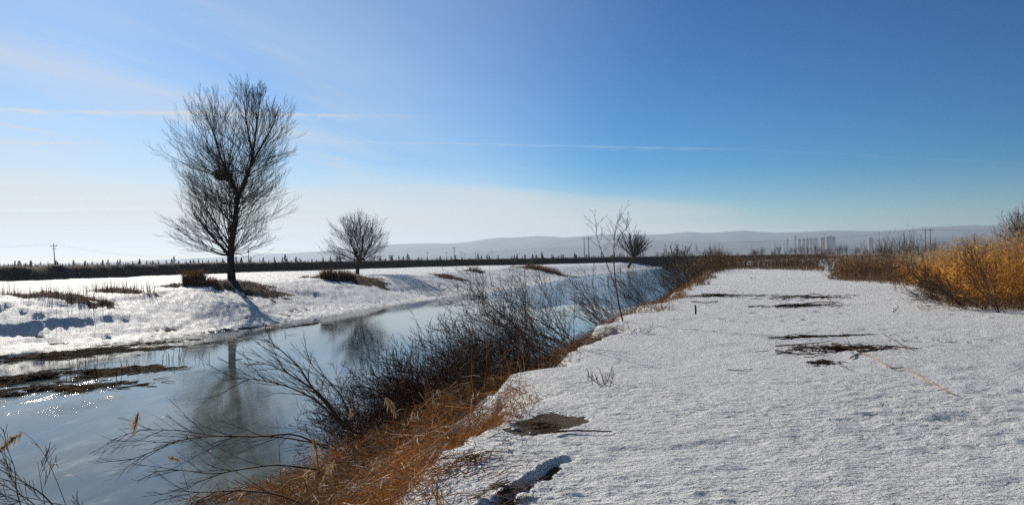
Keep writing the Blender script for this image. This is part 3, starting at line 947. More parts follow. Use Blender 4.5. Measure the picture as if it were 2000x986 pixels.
# ---------------------------------------------------------------- brush on the right bank
def shrub(name, label, base, n, L, az, el, r, seed, kids=7, depth=2, mat='twig', spread_base=0.25, up=0.15, group=None, rmin=0.003, pull=None, first=0.2, ratio=0.5, cat='shrub', spread=0.5, wob=0.1):
    rng = random.Random(seed)
    t = thing(name, label, cat, tuple(base), group)
    for i in range(n):
        b = Branches()
        p = Vector((rng.uniform(-1, 1) * spread_base, rng.uniform(-1, 1) * spread_base, -0.04))
        d = sph(math.radians(rng.uniform(*az)), math.radians(rng.uniform(*el)))
        grow(b, rng, p, d, rng.uniform(*L), r * rng.uniform(0.6, 1.25), depth, up, wob, kids, spread, ratio, 8, rmin, first, None, pull)
        link('stem', b.mesh('stem', M[mat]), t)
    return t

def bank_pt(y, s):
    """point on the right bank slope, s metres down from the snow edge"""
    x = float(x_edge(y)) - s
    return Vector((x, y, gz(x, y)))

LAB = ['dense dark brush leaning over the ice, nearest clump beside the rust grass', 'dense dark brush leaning over the ice, second clump from the rust grass',
       'dark tangled brush in the middle of the bank thicket', 'dark brush low on the bank below the middle of the thicket',
       'tall leaning brush with long stems near the forked sapling', 'tall arching brush at the far end of the thicket beside the forked sapling',
       'low dark brush spreading over the ice under the tall stems', 'twiggy brush at the snow edge below the forked sapling', 'upright thin brush showing against the far snow bank']
SPECS = [(12.9, 1.0, 14, (1.0, 1.9), (100, 185), (2, 34), 0.010), (13.6, 1.6, 22, (1.2, 2.3), (100, 195), (-2, 32), 0.011), (14.0, 1.3, 28, (1.4, 2.5), (95, 235), (-2, 36), 0.011),
         (14.4, 3.0, 24, (1.2, 2.2), (100, 240), (-5, 28), 0.010), (17.4, 1.0, 15, (2.0, 3.3), (135, 205), (10, 36), 0.017), (20.4, 0.9, 14, (2.2, 3.6), (130, 200), (14, 40), 0.018),
         (16.2, 2.6, 28, (1.3, 2.3), (95, 240), (-4, 32), 0.011), (15.6, 0.8, 24, (1.2, 2.1), (95, 225), (0, 34), 0.011), (18.8, 2.3, 24, (1.5, 2.7), (100, 220), (2, 38), 0.013)]
for i, (y, s, n, L, az, el, r) in enumerate(SPECS):
    shrub('bank_brush', LAB[i], bank_pt(y, s), int(n * (1.75 if n > 20 else 1.25)), L, az, el, r, 100 + i, kids=10, group='brush thicket on the near bank', spread_base=0.7, rmin=0.0034, wob=0.20, spread=0.75)
shrub('arching_shrub', 'few thin arching stems at the snow rim casting long shadows', bank_pt(15.6, 0.05), 6, (1.3, 2.2), (80, 210), (35, 70), 0.012, 119, kids=5, spread_base=0.15, rmin=0.003, up=-0.2)
# more brush farther along the bank towards the bend
FAR_B = [(27, 1.2), (31, 1.6), (36, 1.0), (42, 1.8), (49, 1.4), (57, 1.2), (67, 1.5), (78, 1.2), (92, 1.5)]
for i, (y, s) in enumerate(FAR_B):
    w = ['first', 'second', 'third', 'fourth', 'fifth', 'sixth', 'seventh', 'eighth', 'ninth'][i]
    shrub('bank_brush', f'bare brush leaning over open water, {w} clump beyond the forked sapling', bank_pt(y, s), 12, (1.5 + 0.008 * y, 2.6 + 0.015 * y), (110, 200), (10, 60), 0.014 + 0.0001 * y, 130 + i, kids=6, group='brush along the bank towards the bend', spread_base=0.8, rmin=0.003 + 0.00006 * y)

# long bare boughs reaching over the ice in the foreground
def bough(label, pts, rad, kids, L, seed, up=0.1, spread=0.5, d2=1):
    rng = random.Random(seed)
    P = [dp(x, y, d) for x, y, d in pts]
    base = tuple(P[0])
    t = thing('bare_bough', label, 'branch', base, 'bare boughs over the near ice')
    n = 16; Q = np.array([tuple(p) for p in P]); s = np.linspace(0, 1, len(Q)); u = np.linspace(0, 1, n)
    Q = np.stack([np.interp(u, s, Q[:, c]) for c in range(3)], 1); Q[1:-1] = (Q[:-2] + 2 * Q[1:-1] + Q[2:]) / 4
    b = Branches(); b.add([tuple(q) for q in Q], np.linspace(rad[0], rad[1], n), 6)
    st = link('stem', b.mesh('stem', M['twig'], base), t)
    for i in range(kids):
        f = 0.25 + 0.74 * (i + rng.random()) / kids
        k = min(n - 2, int(f * (n - 1)))
        q = Vector(Q[k]); dd = Vector(Q[k + 1]) - q; dd.normalize()
        side = rand_unit(rng); side = (side - dd * side.dot(dd)).normalized(); side.y *= 0.6
        sp = spread * rng.uniform(0.5, 1.2)
        b = Branches()
        grow(b, rng, q, dd * math.cos(sp) + side * math.sin(sp), L * rng.uniform(0.5, 1.15) * (1.15 - 0.5 * f), rad[0] * 0.42, d2, up, 0.08, 6, 0.45, 0.5, 7, 0.0022, 0.2)
        link('twig', b.mesh('twig', M['twig'], base), st)
BO = [('lowest long bare bough reaching farthest left over the ice', [(640, 875, 11.6), (575, 842, 11.7), (520, 852, 11.6), (440, 850, 11.4), (370, 852, 11.2), (300, 880, 11.0), (235, 905, 10.9)], (0.016, 0.004), 12, 1.0),
      ('bare bough just above the lowest one, its twigs fanned towards the left', [(640, 868, 11.8), (540, 850, 12.0), (430, 852, 12.0), (350, 838, 12.0), (270, 838, 12.0), (215, 860, 12.0)], (0.014, 0.003), 12, 1.0),
      ('thick bare stem rising up left from the rust grass, its tip the highest', [(672, 835, 12.4), (640, 790, 12.5), (612, 760, 12.6), (585, 715, 12.8), (545, 680, 13.0), (520, 662, 13.2)], (0.022, 0.004), 10, 0.9),
      ('bare stem arching left across the reflection of the tall tree', [(668, 830, 12.2), (620, 780, 12.2), (560, 752, 12.2), (500, 740, 12.2), (440, 735, 12.2)], (0.018, 0.003), 12, 0.95),
      ('bare stem between the arching stem and the thick stem of the rust grass clump', [(668, 825, 12.6), (630, 770, 12.6), (575, 735, 12.7), (530, 712, 12.8), (480, 700, 12.9)], (0.017, 0.003), 11, 0.9),
      ('thin bare bough low over the ice below the longest bough', [(620, 915, 10.6), (540, 905, 10.5), (470, 915, 10.4), (420, 925, 10.3), (350, 915, 10.2), (290, 920, 10.1)], (0.013, 0.003), 9, 0.75),
      ('bare stem rising steeply from the rust grass towards the small tree reflection', [(690, 830, 12.8), (672, 780, 12.9), (650, 750, 13.0), (610, 715, 13.2), (600, 690, 13.3)], (0.016, 0.003), 8, 0.8),
      ('bare bough along the bottom of the ice beside the rust grass', [(600, 985, 9.0), (540, 962, 9.0), (470, 955, 9.0), (400, 960, 8.9), (330, 955, 8.9)], (0.012, 0.003), 9, 0.7)]
for i, (lb, pts, rad, kids, L) in enumerate(BO):
    bough(lb, pts, rad, kids, L, 200 + i)

# ---------------------------------------------------------------- grass and reeds (masses nobody could count)
def terrain_pts(xy):
    return terrain(xy[:, 0], xy[:, 1])

def blades(xy, h, width, lean, rs, droop=0.6, k=5, zoff=0.0, wind=(0, 0)):
    """curved grass blades rooted on the ground"""
    n = len(xy)
    z = terrain_pts(xy) + zoff
    az = rs.uniform(0, 2 * math.pi, n)
    D = np.stack([np.cos(az), np.sin(az)], 1) * rs.uniform(0.2, 1.0, n)[:, None] * lean + np.array(wind)[None, :]
    H = rs.uniform(h[0], h[1], n)
    t = np.linspace(0, 1, k)
    P = np.zeros((n, k, 3))
    P[:, :, 0] = xy[:, 0:1] + D[:, 0:1] * H[:, None] * t[None] ** 1.6
    P[:, :, 1] = xy[:, 1:2] + D[:, 1:2] * H[:, None] * t[None] ** 1.6
    dr = droop * rs.uniform(0.2, 1.1, n) * np.linalg.norm(D, axis=1)
    P[:, :, 2] = z[:, None] - 0.03 + H[:, None] * (t[None] - dr[:, None] * t[None] ** 2.4 * 0.8)
    P[:, 1:, :2] += rs.normal(0, 0.02, (n, k - 1, 2)) * H[:, None, None]
    sd = np.stack([np.sin(az + rs.normal(0, 0.9, n)), -np.cos(az + rs.normal(0, 0.9, n)), rs.normal(0, 0.25, n)], 1)
    sd /= np.linalg.norm(sd, axis=1, keepdims=True)
    Wd = width * rs.uniform(0.6, 1.3, n)[:, None] * (1 - t[None] ** 1.5 * 0.85)
    return v_ribbons(P, sd, Wd)

def plume_fibres(tip, along, size, rs, nf=16, width=0.006):
    """feathery drooping head: tip (n,3) base of the plume, along (n,3) direction"""
    n = len(tip)
    s = rs.uniform(0, 1, (n, nf))
    start = tip[:, None] + along[:, None] * (s * size[:, None])[..., None]
    start[..., 2] -= 0.35 * size[:, None] * s ** 2
    dv = along[:, None] * 0.75 + rs.normal(0, 0.42, (n, nf, 3)) + np.array([0, 0, -0.25])
    L = size[:, None] * rs.uniform(0.22, 0.48, (n, nf)) * (1.15 - 0.6 * s)
    p0 = start; p1 = start + dv * (L * 0.55)[..., None]; p2 = start + dv * L[..., None] + np.array([0, 0, -0.25]) * (L)[..., None]
    P = np.stack([p0, p1, p2], 2).reshape(n * nf, 3, 3)
    sd = rs.normal(0, 1, (n * nf, 3)); sd /= np.linalg.norm(sd, axis=1, keepdims=True)
    Wd = np.tile(np.array([[0.35, 1.0, 0.15]]), (n * nf, 1)) * width
    return v_ribbons(P, sd, Wd)

def reed_bed(name, label, xy, h, rs, mats, wind=(-0.12, 0.0), leaves=4, thick=0.006, leafw=0.011, plume=0.26, plume_frac=0.8, nf=14, cat=None, pw=0.006, kind='stuff', gold=False):
    n = len(xy)
    z = terrain_pts(xy) - 0.04
    hx = np.interp(xy[:, 0] / xy[:, 1], [0.50, 0.56, 0.66], [0.72, 0.95, 1.22]) if gold else 1.0
    H = hx * rs.uniform(h[0], h[1], n) * (0.62 + 0.75 * fbm(xy[:, 0] / 1.5, xy[:, 1] / 1.5, 401, 3))
    ln = rs.normal(0, 0.10, (n, 2)) + np.array(wind)[None]
    k = 4; t = np.linspace(0, 1, k)
    P = np.zeros((n, k, 3))
    P[:, :, :2] = xy[:, None] + ln[:, None] * (H[:, None] * t[None] ** 1.5)[..., None]
    P[:, :, 2] = z[:, None] + H[:, None] * t[None]
    mx = Mix()
    mx.add(v_tubes(P, thick * rs.uniform(0.7, 1.3, n)[:, None] * (1 - 0.6 * t[None]), 3), 0)
    for i in range(leaves):
        f = rs.uniform(0.15, 0.92, n)
        q = np.stack([np.array([np.interp(f[j], t, P[j, :, c]) for j in range(n)]) for c in range(3)], 1)
        az = rs.uniform(0, 6.283, n); L = rs.uniform(0.22, 0.52, n) * np.minimum(1, H / 1.6)
        d = np.stack([np.cos(az) + wind[0] * 2, np.sin(az) + wind[1] * 2, rs.uniform(0.3, 1.2, n)], 1); d /= np.linalg.norm(d, axis=1, keepdims=True)
        s = np.linspace(0, 1, 3)
        LP = q[:, None] + d[:, None] * (L[:, None] * s[None])[..., None]
        LP[:, :, 2] -= (L * rs.uniform(0.2, 1.0, n))[:, None] * s[None] ** 2
        sd = np.cross(d, np.array([0, 0, 1.0])) + rs.normal(0, 0.4, (n, 3)); sd /= np.linalg.norm(sd, axis=1, keepdims=True)
        mx.add(v_ribbons(LP, sd, leafw * rs.uniform(0.6, 1.2, n)[:, None] * np.array([[0.8, 1, 0.1]])), 1)
    pick = np.where(rs.uniform(0, 1, n) < plume_frac)[0]
    if len(pick):
        al = P[pick, -1] - P[pick, -2]
        al /= np.linalg.norm(al, axis=1, keepdims=True)
        al[:, :2] += np.array(wind)[None] * 4 + rs.normal(0, 0.12, (len(pick), 2)); al /= np.linalg.norm(al, axis=1, keepdims=True)
        mx.add(plume_fibres(P[pick, -1], al, plume * rs.uniform(0.7, 1.25, len(pick)), rs, nf, pw), 2)
    c = (float(xy[:, 0].mean()), float(xy[:, 1].mean()), float(z.mean()))
    o = link(name, mx.mesh(name, mats, True, c), None, c)
    tag(o, label, cat, kind=kind)
    return o

def poly_pts(poly, n, rs, clump=None, thr=0.45):
    poly = np.array(poly); lo = poly.min(0); hi = poly.max(0); out = []
    tot = 0
    while tot < n:
        p = rs.uniform(lo, hi, (n * 3, 2))
        ins = np.zeros(len(p), bool); j = len(poly) - 1
        for i in range(len(poly)):
            a, b = poly[i], poly[j]
            c = ((a[1] > p[:, 1]) != (b[1] > p[:, 1])) & (p[:, 0] < (b[0] - a[0]) * (p[:, 1] - a[1]) / (b[1] - a[1] + 1e-12) + a[0])
            ins ^= c; j = i
        if clump:
            ins &= fbm(p[:, 0] / clump, p[:, 1] / clump, 411, 2) > thr - 0.15 * rs.uniform(0, 1, len(p))
        p = p[ins]; out.append(p); tot += len(p)
    return np.concatenate(out)[:n]

RS = np.random.RandomState(5)
GOLD = [M['reedstalk'], M['reedleaf'], M['plume']]
BROWN = [M['brownreed'], M['brownreed'], M['plume']]

def gpoly(pts):
    return [(gp(a, b).x, gp(a, b).y) for a, b in pts]

# golden reed bed on the right
xy = poly_pts(gpoly([(1850, 598), (1930, 606), (2130, 612), (2260, 600), (2150, 570), (1960, 556), (1800, 552), (1790, 560), (1840, 575)]), 2700, RS, 0.8, 0.47)
reed_bed('reed_bed', 'bright golden reeds lit by low sun at the right edge', xy, (1.25, 2.0), RS, GOLD, (-0.04, 0.02), 7, 0.006, 0.013, 0.26, 0.75, 14, gold=True)
xy = poly_pts(gpoly([(1785, 563), (1850, 575), (1850, 556), (1960, 553), (1960, 545), (1790, 541), (1745, 549)]), 900, RS, 2.0, 0.42)
reed_bed('reed_bed', 'lower golden reeds with round seed heads left of the bright reed bed', xy, (0.8, 1.5), RS, GOLD, (-0.05, 0.0), 6, 0.007, 0.015, 0.26, 0.9, 14, pw=0.009)
# brown reeds on the far side of the snow field
xy = poly_pts(gpoly([(1618, 543), (1700, 551), (1790, 556), (1800, 540), (1720, 533), (1640, 531)]), 800, RS, 2.0, 0.50)
reed_bed('reed_bed', 'rust brown reed clumps behind the far end of the snow', xy, (0.8, 1.6), RS, [M['brownreed'], M['grass'], M['plume']], (-0.05, 0.0), 6, 0.008, 0.017, 0.28, 0.5, 10, pw=0.008)
xy = poly_pts(gpoly([(1395, 529), (1450, 525), (1600, 527), (1600, 518), (1400, 519), (1385, 524)]), 1700, RS, 5.0, 0.44)
reed_bed('reed_bed', 'brown reeds and dry stalks closing the snow field at its far end', xy, (0.8, 1.7), RS, BROWN, (-0.03, 0.0), 4, 0.014, 0.026, 0.3, 0.4, 5, pw=0.014)
xy = poly_pts(gpoly([(1640, 529), (1800, 538), (2050, 540), (2100, 520), (1640, 519)]), 2200, RS, 5.0, 0.42)
reed_bed('reed_bed', 'dull brown reeds in the scrub behind the golden reeds', xy, (0.9, 1.8), RS, BROWN, (-0.04, 0.0), 4, 0.011, 0.022, 0.3, 0.5, 5, pw=0.012)
xy = np.array([[bank_pt(y, s).x, y] for y, s in zip(RS.uniform(75, 118, 900), RS.uniform(-1.5, 3.0, 900))])
reed_bed('reed_bed', 'brown reeds along the bank near the river bend', xy, (1.5, 2.8), RS, BROWN, (-0.05, 0.0), 4, 0.012, 0.022, 0.3, 0.4, 5, pw=0.012)

def grass_obj(name, label, parts, mats):
    mx = Mix()
    for VQ, mi in parts:
        mx.add(VQ, mi)
    V = np.concatenate(mx.V); c = tuple(float(v) for v in V.mean(0))
    o = link(name, mx.mesh(name, mats, True, c), None, c)
    tag(o, label, kind='stuff')

# rust grass clump in the foreground, over the near bank slope
def slope_xy(y0, y1, s0, s1, n, clump=0.5, thr=0.45):
    y = RS.uniform(y0, y1, n * 3); s = RS.uniform(s0, s1, n * 3)
    x = x_edge(y) - s
    keep = fbm(x / clump, y / clump, 421, 2) > thr - 0.2 * RS.uniform(0, 1, n * 3)
    return np.stack([x, y], 1)[keep][:n]
def tangle(xy, thick, L, width, rs, el=(-25, 50), k=4):
    """crossing dead stems filling a mat of some thickness"""
    n = len(xy); z = terrain_pts(xy) + rs.uniform(0, 1, n) ** 1.3 * thick
    z = np.maximum(z, WATER + 0.02)
    az = rs.uniform(0, 6.283, n); e = np.radians(rs.uniform(el[0], el[1], n)); LL = rs.uniform(L[0], L[1], n)
    d = np.stack([np.cos(az) * np.cos(e), np.sin(az) * np.cos(e), np.sin(e)], 1)
    t = np.linspace(-0.5, 0.5, k)
    P = np.stack([xy[:, 0], xy[:, 1], z], 1)[:, None] + d[:, None] * (LL[:, None] * t[None])[..., None]
    P += rs.normal(0, 0.035, P.shape) * LL[:, None, None]
    P[:, :, 2] -= (LL * rs.uniform(0.05, 0.45, n))[:, None] * (t[None] + 0.5) ** 2
    sd = np.cross(d, rs.normal(0, 1, (n, 3))); sd /= np.linalg.norm(sd, axis=1, keepdims=True) + 1e-9
    return v_ribbons(P, sd, width * rs.uniform(0.5, 1.5, n)[:, None] * np.linspace(1, 0.35, k)[None])
grass_obj('dry_grass', 'matted rust orange grass spilling over the near bank', [
    (tangle(slope_xy(5.2, 9.6, -0.1, 3.8, 8500, 0.7, 0.47), 0.42, (0.15, 0.65), 0.0030, RS), 0),
    (tangle(slope_xy(9.0, 12.6, 0.6, 3.6, 1300, 0.6, 0.53), 0.42, (0.15, 0.6), 0.0030, RS), 0),
    (blades(slope_xy(5.2, 10.0, -0.25, 3.6, 2400, 0.6, 0.50), (0.2, 0.6), 0.0032, 1.5, RS, 1.0, 5), 0),
    (blades(slope_xy(5.6, 14.0, -0.2, 4.2, 420), (0.5, 1.1), 0.0026, 0.5, RS, 0.3, 5), 0),
    (tangle(slope_xy(6.0, 14.0, 0.6, 5.0, 15000, 0.9, 0.40), 0.55, (0.25, 0.85), 0.0034, RS), 1),
    (tangle(slope_xy(8.6, 13.0, 0.8, 4.8, 5200, 0.6, 0.47), 0.60, (0.2, 0.7), 0.0032, RS), 0)], [M['grass'], M['browngrass']])
grass_obj('dry_grass', 'brown grass on the bank under the dark brush', [
    (tangle(slope_xy(12, 25, 0.0, 3.8, 9000), 0.35, (0.2, 0.7), 0.005, RS), 1),
    (blades(slope_xy(12, 25, 0.1, 2.2, 420, 0.8, 0.54), (0.12, 0.36), 0.005, 1.2, RS, 0.9, 4), 0)], [M['grass'], M['browngrass']])
grass_obj('dry_grass', 'rust grass strip along the bank beyond the forked sapling', [
    (blades(slope_xy(24, 45, -0.5, 3.2, 3500, 1.6, 0.52), (0.15, 0.42), 0.008, 1.2, RS, 0.8, 4), 0),
    (blades(slope_xy(24, 45, -0.3, 3.6, 4500, 1.2), (0.15, 0.45), 0.009, 1.3, RS, 0.9, 4), 1)], [M['grass'], M['browngrass']])
grass_obj('dry_grass', 'brown grass on the far part of the near bank', [
    (blades(slope_xy(45, 120, -0.3, 3.4, 7000, 2.5), (0.3, 0.8), 0.022, 1.1, RS, 0.7, 4), 0),
    (blades(slope_xy(45, 120, 0.0, 3.4, 4000, 2.5), (0.2, 0.6), 0.022, 1.2, RS, 0.8, 4), 1)], [M['browngrass'], M['grass']])

def ell_xy(mx, my, rx, ry, n):
    a = RS.uniform(0, 6.283, n); r = np.sqrt(RS.uniform(0, 1, n))
    return np.stack([mx + rx * r * np.cos(a), my + ry * r * np.sin(a)], 1)
ML = ['brown grass on the mound at the foot of the tall tree', 'brown grass on the mound at the foot of the small round tree', 'dark grass on the low leftmost mound of the far bank',
      'brown grass on the mound second from the left on the far bank', 'dark plant debris lying on the far bank snow below the mounds', 'flat brown grass streak between the small tree and the thicket', 'small grass tuft on the far field near the embankment', 'broad patch of brown grass on the far bank behind the thicket']
for i, (mx, my, rx, ry, h) in enumerate(MOUNDS):
    n = int(min(2600, 260 * rx * ry + 120))
    xy = ell_xy(mx, my, rx * 1.05, ry * 1.05, n)
    xy = xy[terrain(xy[:, 0], xy[:, 1], None, True)[1] > 0.3]
    parts = [(blades(xy, (0.08, 0.34), 0.014, 1.3, RS, 0.8, 4), 0)]
    if i == 0:
        p = hit(379, 556); parts.append((blades(ell_xy(p.x, p.y, 0.8, 0.8, 900), (0.5, 1.15), 0.02, 0.55, RS, 0.5, 4), 0))
        p = hit(400, 556); parts.append((blades(ell_xy(p.x, p.y, 1.0, 0.8, 500), (0.3, 0.7), 0.02, 0.8, RS, 0.6, 4), 0))
    if i == 1:
        p = hit(643, 545); parts.append((blades(ell_xy(p.x, p.y, 0.8, 0.8, 600), (0.5, 1.2), 0.025, 0.45, RS, 0.5, 4), 0))
        p = hit(675, 543); parts.append((blades(ell_xy(p.x, p.y, 1.0, 0.8, 500), (0.4, 0.9), 0.025, 0.5, RS, 0.5, 4), 0))
    if i in (2, 3):
        parts.append((blades(ell_xy(mx, my, rx * 1.15, ry, 260), (0.35, 1.15), 0.010, 0.22, RS, 0.1, 4), 1))
    if i == 6:
        parts.append((blades(ell_xy(mx, my, 1, 1, 160), (0.3, 0.9), 0.02, 0.5, RS, 0.1, 4), 0))
    if i == 7:
        parts.append((blades(ell_xy(mx, my, 3.5, 3, 900), (0.4, 1.3), 0.03, 0.6, RS, 0.3, 4), 0))
    grass_obj('dry_grass', ML[i], parts, [M['browngrass'], M['brownreed']])

# scrub over the embankment face
def build_scrub():
    idx = RS.randint(0, len(EMBL) - 1, 9000)
    A = EMBL[idx]; T = EMBL[np.minimum(idx + 1, len(EMBL) - 1)] - A; T /= np.linalg.norm(T, axis=1, keepdims=True) + 1e-9
    s = RS.uniform(0.3, 4.5, 9000)
    x = A[:, 0] - T[:, 1] * s + RS.uniform(-.6, .6, 9000); y = A[:, 1] + T[:, 0] * s + RS.uniform(-.6, .6, 9000)
    z = 0.06 + EMB_H / 1.05 * np.interp(s, [0, .7, 1.4, 2, 2.5, 5], [0, .35, .72, .98, 1.05, 1.0]) - 0.05
    az = RS.uniform(0, 6.28, 9000); H = RS.uniform(0.18, 0.5, 9000)
    t = np.linspace(0, 1, 3)
    P = np.stack([x[:, None] + np.cos(az)[:, None] * H[:, None] * t * 0.7, y[:, None] + np.sin(az)[:, None] * H[:, None] * t * 0.7, z[:, None] + H[:, None] * t], 2)
    sd = np.stack([-np.sin(az), np.cos(az), 0 * az], 1)
    mx = Mix(); mx.add(v_ribbons(P, sd, RS.uniform(0.02, 0.06, 9000)[:, None] * np.array([[1, 0.8, 0.1]])))
    o = link('embankment_scrub', mx.mesh('embankment_scrub', [M['browngrass']]))
    tag(o, 'low dry scrub covering the dark embankment', kind='stuff')
build_scrub()

# conifer saplings in a row on the embankment
def build_saplings():
    protos = []
    for k in range(5):
        rng = random.Random(500 + k)
        br = Branches(); br.add([(0, 0, -0.05), (0, 0, 0.5), (0, 0, 1.0)], [0.03, 0.02, 0.008], 4)
        mx = Mix(); br.into(mx, 0)
        P = []; W = []
        sl = rng.uniform(0.16, 0.34)
        for i in range(130):
            f = rng.random() ** 0.8; a = rng.uniform(0, 6.283); L = sl * (1.08 - f) * rng.uniform(0.6, 1.25) + 0.03
            P.append([(0, 0, 0.06 + 0.92 * f), (math.cos(a) * L * 0.6, math.sin(a) * L * 0.6, 0.06 + 0.92 * f + 0.03), (math.cos(a) * L, math.sin(a) * L, 0.06 + 0.92 * f + rng.uniform(-.03, .08))])
            W.append((0.02, 0.035, 0.012))
        P = np.array(P)
        sd = np.cross(P[:, 2] - P[:, 0], np.array([0, 0, 1.0])); sd /= np.linalg.norm(sd, axis=1, keepdims=True) + 1e-9
        sd = sd + RS.normal(0, 0.5, sd.shape)
        mx.add(v_ribbons(P, sd, np.array(W)), 1)
        protos.append(mx.mesh('conifer_sapling', [M['bark'], M['conifer']]))
    rng = random.Random(77)
    L = np.concatenate([[0], np.cumsum(np.linalg.norm(np.diff(EMBL, axis=0), axis=1))])
    T = np.gradient(EMBL, axis=0); T /= np.linalg.norm(T, axis=1, keepdims=True)
    s = np.interp(70, EMBL[:, 1], L); end = np.interp(300, EMBL[:, 1], L); n = 0
    while s < end and n < 170:
        y = np.interp(s, L, EMBL[:, 1]); x = np.interp(s, L, EMBL[:, 0]); i = int(np.interp(s, L, np.arange(len(L))))
        if -0.66 * y < x:
            off = rng.choice((3.0, 3.4, 4.4, 5.6)) + rng.uniform(-.3, .3)
            far = y > 100
            h = rng.uniform(0.28, 0.8) * (1.0 + 0.9 * min(1, max(0, (y - 90) / 120)))
            if rng.random() < 0.15: h *= 1.35
            o = link('conifer_sapling', protos[rng.randrange(5)], None, (x - T[i, 1] * off, y + T[i, 0] * off, 0.06 + EMB_H * 0.97 - 0.06), rng.uniform(0, 6), (h * rng.uniform(0.8, 1.4), h * 1.1, h))
            tag(o, 'tiny dark conifer sapling in the row on top of the dark embankment', 'sapling', 'conifer saplings along the embankment top'); n += 1
        s += rng.uniform(0.3, 1.3) * (0.5 + y / 140)
build_saplings()

# ---------------------------------------------------------------- shrubs and far trees on the right
def bush_proto(seed, n, el, depth, kids, rmin, mat, trunk=False):
    rng = random.Random(seed); b = Branches(); src = Vector((0, 0, 0)); k = 0.95
    if trunk:
        b.add([(0, 0, -0.02), (0.01, 0, 0.15), (0.0, 0.01, 0.30)], [0.028, 0.022, 0.02], 5); src = Vector((0, 0, 0.26)); k = 0.72
    for i in range(n):
        az = 6.283 * (i + rng.random()) / n
        grow(b, rng, src + Vector((rng.uniform(-1, 1), rng.uniform(-1, 1), 0)) * (0.01 if trunk else 0.10), sph(az, math.radians(rng.uniform(*el))), k * rng.uniform(0.65, 1.05), 0.010, depth, 0.35, 0.1, kids, 0.5, 0.5, 6, rmin)
    return b.mesh('bush', M[mat])
BP = {'bush': [bush_proto(600 + i, 16, (25, 88), 2, 6, 0.0026, 'twig') for i in range(3)],
      'grey': [bush_proto(610 + i, 14, (30, 88), 2, 6, 0.0026, 'greytwig') for i in range(2)],
      'low': [bush_proto(620 + i, 16, (8, 70), 2, 6, 0.0028, 'twig') for i in range(2)],
      'tree': [bush_proto(630 + i, 13, (30, 88), 2, 6, 0.0028, 'greytwig', True) for i in range(3)]}
def put_bush(kind, px, d, hpx, wid, label, group, name='bare_shrub', cat='shrub', rng=random.Random(9)):
    x = (px - 1000) / F * d; h = hpx * d / F
    z = gz(x, d) - 0.05
    o = link(name, BP[kind][rng.randrange(len(BP[kind]))], None, (x, d, z), rng.uniform(0, 6.28), (h * wid, h * wid, h * 1.05))
    tag(o, label, cat, group)
    return o
rg = random.Random(12)
ORD = ['first', 'second', 'third', 'fourth', 'fifth', 'sixth', 'seventh', 'eighth', 'ninth', 'tenth', 'eleventh', 'twelfth', 'thirteenth', 'fourteenth', 'fifteenth', 'sixteenth']
for i in range(15):
    px = 1392 + i * 16.5 + rg.uniform(-6, 6); d = rg.uniform(112, 150)
    put_bush('bush', px, d, rg.uniform(20, 36), rg.uniform(1.0, 1.4), ORD[i] + ' from the left of the dark shrubs closing the far end of the snow field', 'shrubs at the far end of the snow field')
for i in range(14):
    px = 1610 + i * 15 + rg.uniform(-6, 6); d = rg.uniform(66, 100)
    put_bush('bush', px, d, rg.uniform(34, 54), rg.uniform(0.8, 1.1), ORD[i] + ' from the left of the dark shrubs among brown reeds right of the snow field', 'shrubs among the brown reeds')
for i, (px, d, h) in enumerate(((1632, 60, 48), (1655, 56, 55), (1690, 54, 50), (1716, 52, 58), (1742, 50, 52), (1768, 46, 56), (1795, 44, 50), (1820, 40, 52))):
    put_bush('bush' if i % 3 else 'low', px, d, h, 0.85, ORD[i] + ' from the left of the nearer dark bushes edging the snow before the brown reeds', 'bushes edging the snow on the right')
for i, (px, h) in enumerate(((1745, 92), (1765, 100), (1785, 90), (1725, 80), (1805, 76))):
    put_bush('bush', px, 95 + 3 * i, h * 0.70, 0.72, ['left', 'tallest', 'right', 'shorter outer left', 'shorter outer right'][i] + ' bush of the tall dark clump beside the double power pole', 'tall dark bushes by the double pole', 'tall_bush', 'bush')
for i in range(12):
    px = 1830 + i * 16 + rg.uniform(-6, 6); d = rg.uniform(110, 160)
    put_bush('bush' if i % 2 else 'grey', px, d, rg.uniform(34, 50), rg.uniform(0.8, 1.1), ORD[i] + ' from the left of the bare shrubs standing behind the golden reeds', 'shrubs behind the golden reeds')
for i in range(34):
    px = 1470 + i * 11 + rg.uniform(-6, 6); d = rg.uniform(380, 700)
    put_bush('tree', px, d, rg.uniform(13, 24), rg.uniform(0.8, 1.1), 'far bare tree in the hazy belt before the apartment towers', 'far tree belt', 'bare_tree', 'tree')
for i in range(16):
    px = 1180 + i * 20 + rg.uniform(-8, 8); d = rg.uniform(380, 620)
    put_bush('tree', px, d, rg.uniform(9, 22), rg.uniform(0.8, 1.1), ORD[i] + ' from the left of the far bare trees beyond the river bend', 'far trees beyond the bend', 'bare_tree', 'tree')
for i in range(9):
    px = (742, 752, 763, 785, 800, 815, 823, 1000, 1080)[i]; d = rg.uniform(380, 460)
    put_bush('tree', px, d, (16, 12, 20, 12, 11, 12, 13, 10, 12)[i], 1.0, ORD[i] + ' from the left of the tiny bare trees showing over the embankment', 'tiny trees over the embankment', 'bare_tree', 'tree')
